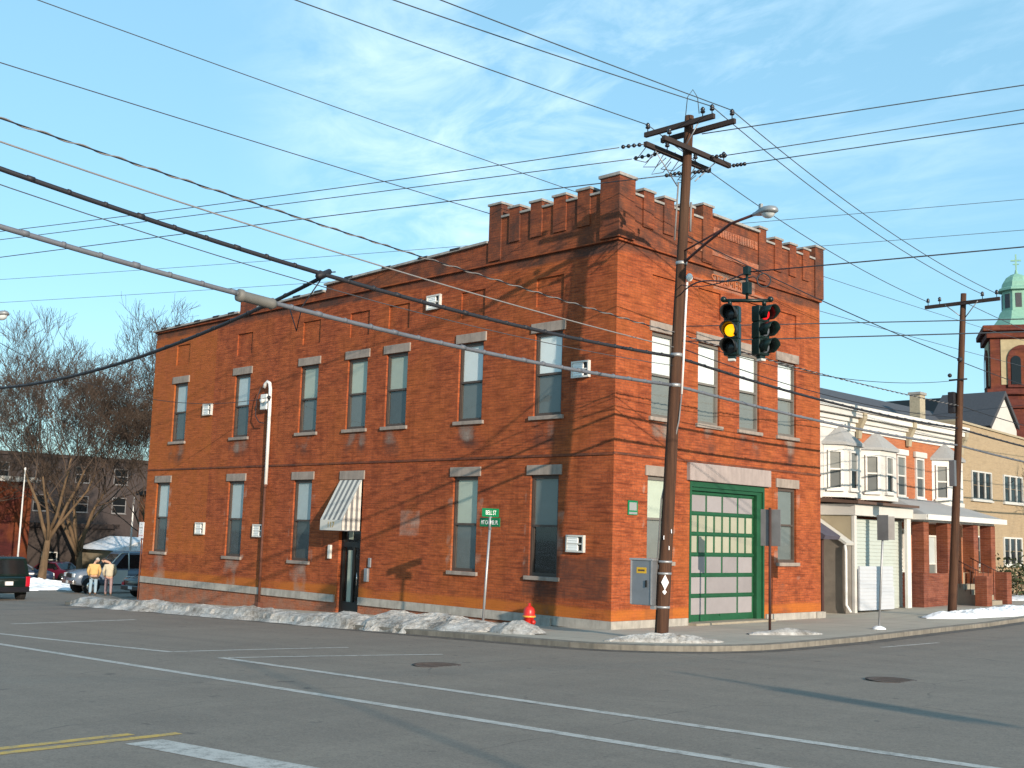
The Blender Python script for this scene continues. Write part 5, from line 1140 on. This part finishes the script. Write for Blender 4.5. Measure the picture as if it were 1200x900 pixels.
    for sy in (-1, 1):
        tl = MB(); tl.bbox(-h - .02, -h + .16, sy * w * .86 - .09, sy * w * .86 + .09, belt - .48, belt - .06 if roof > 1.6 else belt - .26, .02); add(tl, 'tail_light', 'tail_red')
        hl = MB(); hl.bbox(h - .14, h + .015, sy * w * .66 - .16, sy * w * .66 + .16, hood - .34, hood - .15, .02); add(hl, 'headlight', 'lamp_lens')
    gr = MB(); gr.bbox(h - .05, h + .02, -w * .44, w * .44, hood - .36, hood - .16, .01); add(gr, 'grille', 'black_paint')
    pl = MB(); pl.box(-h - .10, -h - .02, -.16, .16, belt - .42, belt - .26) if roof > 1.6 else pl.box(-h - .11, -h - .09, -.16, .16, zb + .1, zb + .24); add(pl, 'licence_plate', 'plate'); pl = MB(); pl.box(h + .082, h + .09, -.16, .16, zb + .08, zb + .22); add(pl, 'licence_plate', 'plate')
    mr = MB(); [mr.bbox(b1 - .45, b1 - .33, sy * (w + .1) - .09, sy * (w + .1) + .09, belt, belt + .16, .03) for sy in (-1, 1)]; add(mr, 'mirror', 'black_paint')
    return t, add
gx, gy_ = -33.0, -2.95
vehicle('suv', 'dark green sport utility car driving away at the left edge, seen from behind', 'car', (gx, gy_, G(gx, gy_)), math.pi, 4.7, 1.9, 1.12, 1.88, 'suv_green', .36, 1.05, (.015, .74, .05, .60), wheels=.37)
t, add = vehicle('pickup_truck', 'grey-blue pickup truck with a cap and a white door parked nose to the street', 'truck', (-38.2, 6.0, G(-38.2, 6.0)), -math.pi / 2 - .12, 5.6, 1.95, 1.22, 2.15, 'truck_blue', .42, 1.16, (.01, .72, .015, .58), wheels=.39, lights='chrome')
m_ = MB(); m_.bbox(.15, 1.25, .965, .99, .5, 1.2, .01); add(m_, 'door', 'truck_white')
m_ = MB(); m_.tube([(1.27, .93, 1.2), (.5, .80, 2.05), (.1, .79, 2.08), (.08, .93, 1.2)], .035, 6); add(m_, 'door_frame', 'truck_white')
vehicle('parked_car', 'black sedan with a red tail light parked against the corner of the brick building', 'car', (-31.7, 5.3, G(-31.7, 5.3)), math.pi / 2 + .1, 4.5, 1.75, .95, 1.4, 'car_black', .28, .9, (.12, .78, .28, .62), wheels=.32)
vehicle('parked_car', 'dark blue car parked beyond the snowy lawn', 'car', (-60.5, 9.6, G(-60.5, 9.6)), 1.2, 4.5, 1.75, .95, 1.4, 'car_blue', .28, .9, (.12, .78, .28, .62), wheels=.32)
vehicle('parked_car', 'dark red car parked in front of the shaded garage', 'car', (-62.5, 13.2, G(-62.5, 13.2)), .3, 4.5, 1.75, .95, 1.45, 'car_red', .28, .9, (.12, .78, .28, .62), wheels=.32)

# ------------------------------------------------------------------ people (local: facing +Y, back to -Y)
def skinned(name, verts, edges, mat, parent, sub=2):
    me = bpy.data.meshes.new(name); me.from_pydata([v[:3] for v in verts], edges, []); o = bpy.data.objects.new(name + '_src', me); COL.objects.link(o)
    sk = o.modifiers.new('s', 'SKIN'); 
    for i, v in enumerate(verts):
        d = me.skin_vertices[0].data[i]; d.radius = (v[3], v[4] if len(v) > 4 else v[3]); d.use_root = i == 0
    ss = o.modifiers.new('ss', 'SUBSURF'); ss.levels = ss.render_levels = sub
    bpy.context.view_layer.update()
    nm = bpy.data.meshes.new_from_object(o.evaluated_get(bpy.context.evaluated_depsgraph_get())); bpy.data.objects.remove(o)
    for p_ in nm.polygons: p_.use_smooth = True
    nm.materials.clear(); nm.materials.append(MATS[mat]); r = bpy.data.objects.new(name, nm); COL.objects.link(r); r.parent = parent; return r
def person(label, loc, rz, jacket, trousers, hair, coat_len, hem, head_turn, scale=1.0, wide=1.0):
    t = thing('person', label, 'person', loc, rz)
    hx, hy = head_turn
    V = [(0, 0, .92, .15, .11), (0, 0, 1.15, .14, .1), (0, 0, 1.38, .17, .11), (0, .0, 1.50, .06), (0, .02, 1.56, .055), (hx * .3, .04 + hy * .3, 1.66, .085, .1), (hx * .3, .04 + hy * .3, 1.74, .07, .08),
         (-.2, 0, 1.42, .065), (-.27, .02, 1.15, .048), (-.22, .16, .98, .038), (-.20, .22, .92, .03), (.2, 0, 1.42, .065), (.27, .02, 1.15, .048), (.22, .16, .98, .038), (.20, .22, .92, .03),
         (-.1, 0, .85, .09), (-.11, .02, .48, .062), (-.12, 0, .09, .045), (-.12, .13, .04, .04), (.1, 0, .85, .09), (.11, .02, .48, .062), (.12, 0, .09, .045), (.12, .13, .04, .04)]
    E = [(0, 1), (1, 2), (2, 3), (3, 4), (4, 5), (5, 6), (2, 7), (7, 8), (8, 9), (9, 10), (2, 11), (11, 12), (12, 13), (13, 14), (0, 15), (15, 16), (16, 17), (17, 18), (0, 19), (19, 20), (20, 21), (21, 22)]
    body = skinned('body', V, E, 'skin', t)
    m_ = MB()                                            # face and ears, five fingers on each hand
    hc = Vector((hx * .3, .04 + hy * .3, 1.67)); fd = Vector((hx, hy, 0)).normalized(); sd = Vector((fd.y, -fd.x, 0))
    m_.ball(hc, .082, .092, .115); m_.ball(hc + fd * .095 + Vector((0, 0, -.01)), .018, .02, .025, 8, 5)
    for s_ in (-1, 1): m_.ball(hc + sd * s_ * .084, .015, .022, .032, 8, 5)
    for s_ in (-1, 1):
        for k in range(4): m_.tube([Vector((s_ * (.225 - k * .018), .22, .93)), Vector((s_ * (.222 - k * .018), .27, .90)), Vector((s_ * (.215 - k * .018), .285, .86))], [.011, .01, .007], 6)
        m_.tube([Vector((s_ * .185, .2, .95)), Vector((s_ * .165, .23, .94)), Vector((s_ * .15, .25, .92))], [.012, .011, .008], 6)
    o = m_.build('head', 'skin', None, False); o.parent = t
    ey = MB(); [ey.ball(hc + fd * .082 + sd * s_ * .032 + Vector((0, 0, .012)), .012, .012, .009, 6, 4) for s_ in (-1, 1)]; ey.tube([hc + fd * .088 - sd * .025 + Vector((0, 0, -.06)), hc + fd * .092 + Vector((0, 0, -.06)), hc + fd * .088 + sd * .025 + Vector((0, 0, -.06))], .006, 5); o2 = ey.build('eyes_and_mouth', 'hem_dark', None, False); o2.parent = o
    hr = MB(); hr.ball(hc - fd * .018 + Vector((0, 0, .035)), .092, .098, .1); hr.ball(hc - fd * .045 + Vector((0, 0, -.03)), .075, .06, .085); o = hr.build('hair', hair, None, False); o.parent = t
    zl = coat_len; k = wide
    V = [(0, -.01, zl + .06, .19 * k, .14), (0, -.01, zl + .25, .195 * k, .145), (0, -.01, 1.2, .185 * k, .14), (0, -.01, 1.39, .19 * k, .12), (0, 0, 1.5, .085, .08), (-.2, 0, 1.42, .095), (-.285, .01, 1.15, .075), (-.24, .14, .99, .06), (-.22, .18, .96, .055), (.2, 0, 1.42, .095), (.285, .01, 1.15, .075), (.24, .14, .99, .06), (.22, .18, .96, .055)]
    j = skinned('jacket', V, [(0, 1), (1, 2), (2, 3), (3, 4), (3, 5), (5, 6), (6, 7), (7, 8), (3, 9), (9, 10), (10, 11), (11, 12)], jacket, t)
    if hem: m_ = MB(); m_.lathe([(.1, zl - .06), (.2, zl - .06), (.205, zl), (.2, zl + .04), (.1, zl + .04)], (0, -.01, 0), 18, mat=Matrix.Diagonal((1.0 * k, .76, 1))); o = m_.build('jacket_hem', 'hem_dark', None, False); o.parent = j
    V = [(0, 0, .92, .165, .125), (-.1, 0, .82, .105), (-.115, .015, .48, .08), (-.12, 0, .1, .07), (.1, 0, .82, .105), (.115, .015, .48, .08), (.12, 0, .1, .07)]
    skinned('trousers', V, [(0, 1), (1, 2), (2, 3), (0, 4), (4, 5), (5, 6)], trousers, t)
    m_ = MB(); [m_.bbox(s_ * .12 - .05, s_ * .12 + .05, -.09, .19, 0, .1, .03) for s_ in (-1, 1)]; o = m_.build('shoes', 'shoe', None, False); o.parent = t
    t.scale = (scale, scale, scale); return t
pv = lambda x, y: (x, y, G(x, y))
person('person in a tan jacket and pale blue jeans seen from behind beside the truck', pv(-35.0, 2.85), R(60), 'jacket_tan', 'jeans', 'hair_grey', .86, True, (.35, 1), 1.0, 1.15)
person('person in a cream coat and mauve trousers with dark hair beside the truck', pv(-34.1, 3.2), R(68), 'jacket_cream', 'mauve', 'hair_dark', .80, False, (-1, .45), 1.0, 1.05)

# ------------------------------------------------------------------ street light at the left edge
LP = Vector((-16.2, -12.2, SW(-16.2, -12.2)))
SL = thing('street_lamp', 'grey street lamp head reaching in at the left edge', 'street lamp', LP)
m_ = MB(); m_.cyl(LP - Vector((0, 0, .2)), LP + Vector((0, 0, 9.2)), .14, 12, .09); m_.build('lamp_post', 'pole_wood', SL)
ta = Vector((-13.35, -11.05, 7.6)); pa = LP + Vector((0, 0, 7.6)); m_ = MB(); m_.tube([pa, pa.lerp(ta, .5) + Vector((0, 0, .25)), ta], .035, 8); m_.build('lamp_arm', 'lamp_metal', SL)
lamp_head(SL, ta, (ta - pa) + Vector((0, 0, -.15)), .72)

# ------------------------------------------------------------------ light, sky, camera
w = bpy.data.worlds.new('World'); sc.world = w; w.use_nodes = True; nt = w.node_tree; nt.nodes.clear()
N_ = lambda t, **k: (lambda x: ([setattr(x, a, b) for a, b in k.items()], x)[1])(nt.nodes.new(t))
out = N_('ShaderNodeOutputWorld'); bg = N_('ShaderNodeBackground'); sky = N_('ShaderNodeTexSky', sky_type='NISHITA')
sky.sun_disc = False; sky.sun_elevation = SUN_EL; sky.sun_rotation = math.pi / 2 - SUN_AZ; sky.air_density = 1.0; sky.dust_density = .6; sky.ozone_density = 1.4; sky.altitude = 60
tc = N_('ShaderNodeTexCoord'); sp = N_('ShaderNodeSeparateXYZ'); nt.links.new(tc.outputs['Generated'], sp.inputs[0])
def M2(op, a, b):
    x = N_('ShaderNodeMath', operation=op)
    for v, i in ((a, 0), (b, 1)):
        if isinstance(v, (int, float)): x.inputs[i].default_value = v
        else: nt.links.new(v, x.inputs[i])
    return x.outputs[0]
zz = M2('ADD', M2('MAXIMUM', sp.outputs[2], 0.0), .06)
cmb = N_('ShaderNodeCombineXYZ'); nt.links.new(M2('DIVIDE', sp.outputs[0], zz), cmb.inputs[0]); nt.links.new(M2('DIVIDE', sp.outputs[1], zz), cmb.inputs[1])
mp_ = N_('ShaderNodeMapping'); mp_.inputs['Scale'].default_value = (1.1, 1.7, 1); mp_.inputs['Rotation'].default_value = (0, 0, R(38)); nt.links.new(cmb.outputs[0], mp_.inputs[0])
n1 = N_('ShaderNodeTexNoise'); n1.inputs['Scale'].default_value = 2.6; n1.inputs['Detail'].default_value = 9; n1.inputs['Roughness'].default_value = .62; n1.inputs['Distortion'].default_value = .5; nt.links.new(mp_.outputs[0], n1.inputs['Vector'])
n2 = N_('ShaderNodeTexNoise'); n2.inputs['Scale'].default_value = .45; n2.inputs['Detail'].default_value = 3; nt.links.new(cmb.outputs[0], n2.inputs['Vector'])
cr = N_('ShaderNodeValToRGB'); cr.color_ramp.elements[0].position = .49; cr.color_ramp.elements[1].position = .80; nt.links.new(M2('ADD', M2('MULTIPLY', n1.outputs[0], .62), M2('MULTIPLY', n2.outputs[0], .42)), cr.inputs[0])
cdir = Vector((-.66, .66, .38)).normalized(); cdir2 = Vector((-.45, .78, .46)).normalized()
def patch(d, lo, hi):                                   # a bank of cirrus round one bearing
    x = N_('ShaderNodeVectorMath', operation='DOT_PRODUCT'); nt.links.new(tc.outputs['Generated'], x.inputs[0]); x.inputs[1].default_value = d
    y = N_('ShaderNodeMapRange', interpolation_type='SMOOTHSTEP'); nt.links.new(x.outputs['Value'], y.inputs[0]); y.inputs[1].default_value = lo; y.inputs[2].default_value = hi; return y.outputs[0]
hi_ = M2('MULTIPLY', M2('MINIMUM', M2('ADD', patch(cdir, .965, .999), M2('MULTIPLY', patch(cdir2, .955, 1.0), .55)), 1.0), .68)
mxs = N_('ShaderNodeMix', data_type='RGBA'); nt.links.new(M2('MULTIPLY', cr.outputs[0], hi_), mxs.inputs[0]); tint = N_('ShaderNodeMix', data_type='RGBA', blend_type='MULTIPLY'); tint.inputs[0].default_value = 1; nt.links.new(sky.outputs[0], tint.inputs[6]); tint.inputs[7].default_value = (.84, 1.0, .99, 1)
flat = N_('ShaderNodeMix', data_type='RGBA'); flat.inputs[0].default_value = .45; nt.links.new(tint.outputs[2], flat.inputs[6]); flat.inputs[7].default_value = (2.6, 5.35, 7.3, 1)
nt.links.new(flat.outputs[2], mxs.inputs[6]); mxs.inputs[7].default_value = (7.6, 8.8, 9.6, 1)
nt.links.new(mxs.outputs[2], bg.inputs[0]); bg.inputs[1].default_value = .108; nt.links.new(bg.outputs[0], out.inputs[0])
sd = bpy.data.lights.new('sun', 'SUN'); sd.energy = 3.7; sd.angle = R(.5); sd.color = (1.0, .85, .68); so = bpy.data.objects.new('sun', sd); COL.objects.link(so)
sv = Vector((math.cos(SUN_EL) * math.cos(SUN_AZ), math.cos(SUN_EL) * math.sin(SUN_AZ), math.sin(SUN_EL))); so.rotation_euler = sv.to_track_quat('Z', 'Y').to_euler(); so.location = (40, -40, 40)

cd = bpy.data.cameras.new('camera'); cam = bpy.data.objects.new('camera', cd); COL.objects.link(cam); sc.camera = cam
cd.sensor_width = 36; cd.lens = 1347.24 / 1200 * 36; cd.clip_end = 4000; cd.clip_start = .1
rt, up, fw = Vector((.7082, .7054, .0302)), Vector((.0703, -.113, .9911)), Vector((-.7026, .6997, .1296))
fw.normalize(); rt = (rt - fw * rt.dot(fw)).normalized(); up = rt.cross(fw)
cam.matrix_world = Matrix(((rt.x, up.x, -fw.x, 19.1737), (rt.y, up.y, -fw.y, -22.8965), (rt.z, up.z, -fw.z, 2.1235), (0, 0, 0, 1)))
vs_ = sc.view_settings; vs_.view_transform = 'Standard'; vs_.look = 'None'; vs_.gamma = 1; vs_.exposure = .75; vs_.use_curve_mapping = False

# ------------------------------------------------------------------ every separate piece becomes a part of its own
SPLIT = {'water_table', 'door_panel', 'door_glazing', 'porch_post', 'porch_column', 'coping', 'step_pier', 'bumper', 'mirror', 'shoes', 'band', 'porch_wall', 'riser_cable', 'paper_notice', 'intercom', 'coping_flashing',
         'cable_terminal', 'bay_bracket', 'cornice_bracket', 'door_curtain', 'insulator', 'brace', 'jumper_wire', 'garage_frame', 'door_rail', 'front_steps', 'handrail', 'plaque_face', 'cornice', 'string_course', 'brick_panel', 'cabinet_trim', 'vent_grille', 'eyes_and_mouth', 'stems'}
def loose(me):
    par = list(range(len(me.vertices)))
    def f(a):
        while par[a] != a: par[a] = par[par[a]]; a = par[a]
        return a
    for e in me.edges:
        a, b = f(e.vertices[0]), f(e.vertices[1])
        if a != b: par[a] = b
    return [f(i) for i in range(len(par))]
for o in [o for o in COL.objects if o.type == 'MESH' and o.name.split('.')[0] in SPLIT]:
    lab = loose(o.data); roots = sorted(set(lab))
    if not 1 < len(roots) <= 60: continue
    src = o.data.copy()
    for n_, r_ in enumerate(roots):
        bm = bmesh.new(); bm.from_mesh(src); bm.verts.ensure_lookup_table()
        bmesh.ops.delete(bm, geom=[v for i, v in enumerate(bm.verts) if lab[i] != r_], context='VERTS')
        if n_ == 0: bm.to_mesh(o.data)
        else: c = o.copy(); c.data = src.copy(); bm.to_mesh(c.data); COL.objects.link(c)
        bm.free()
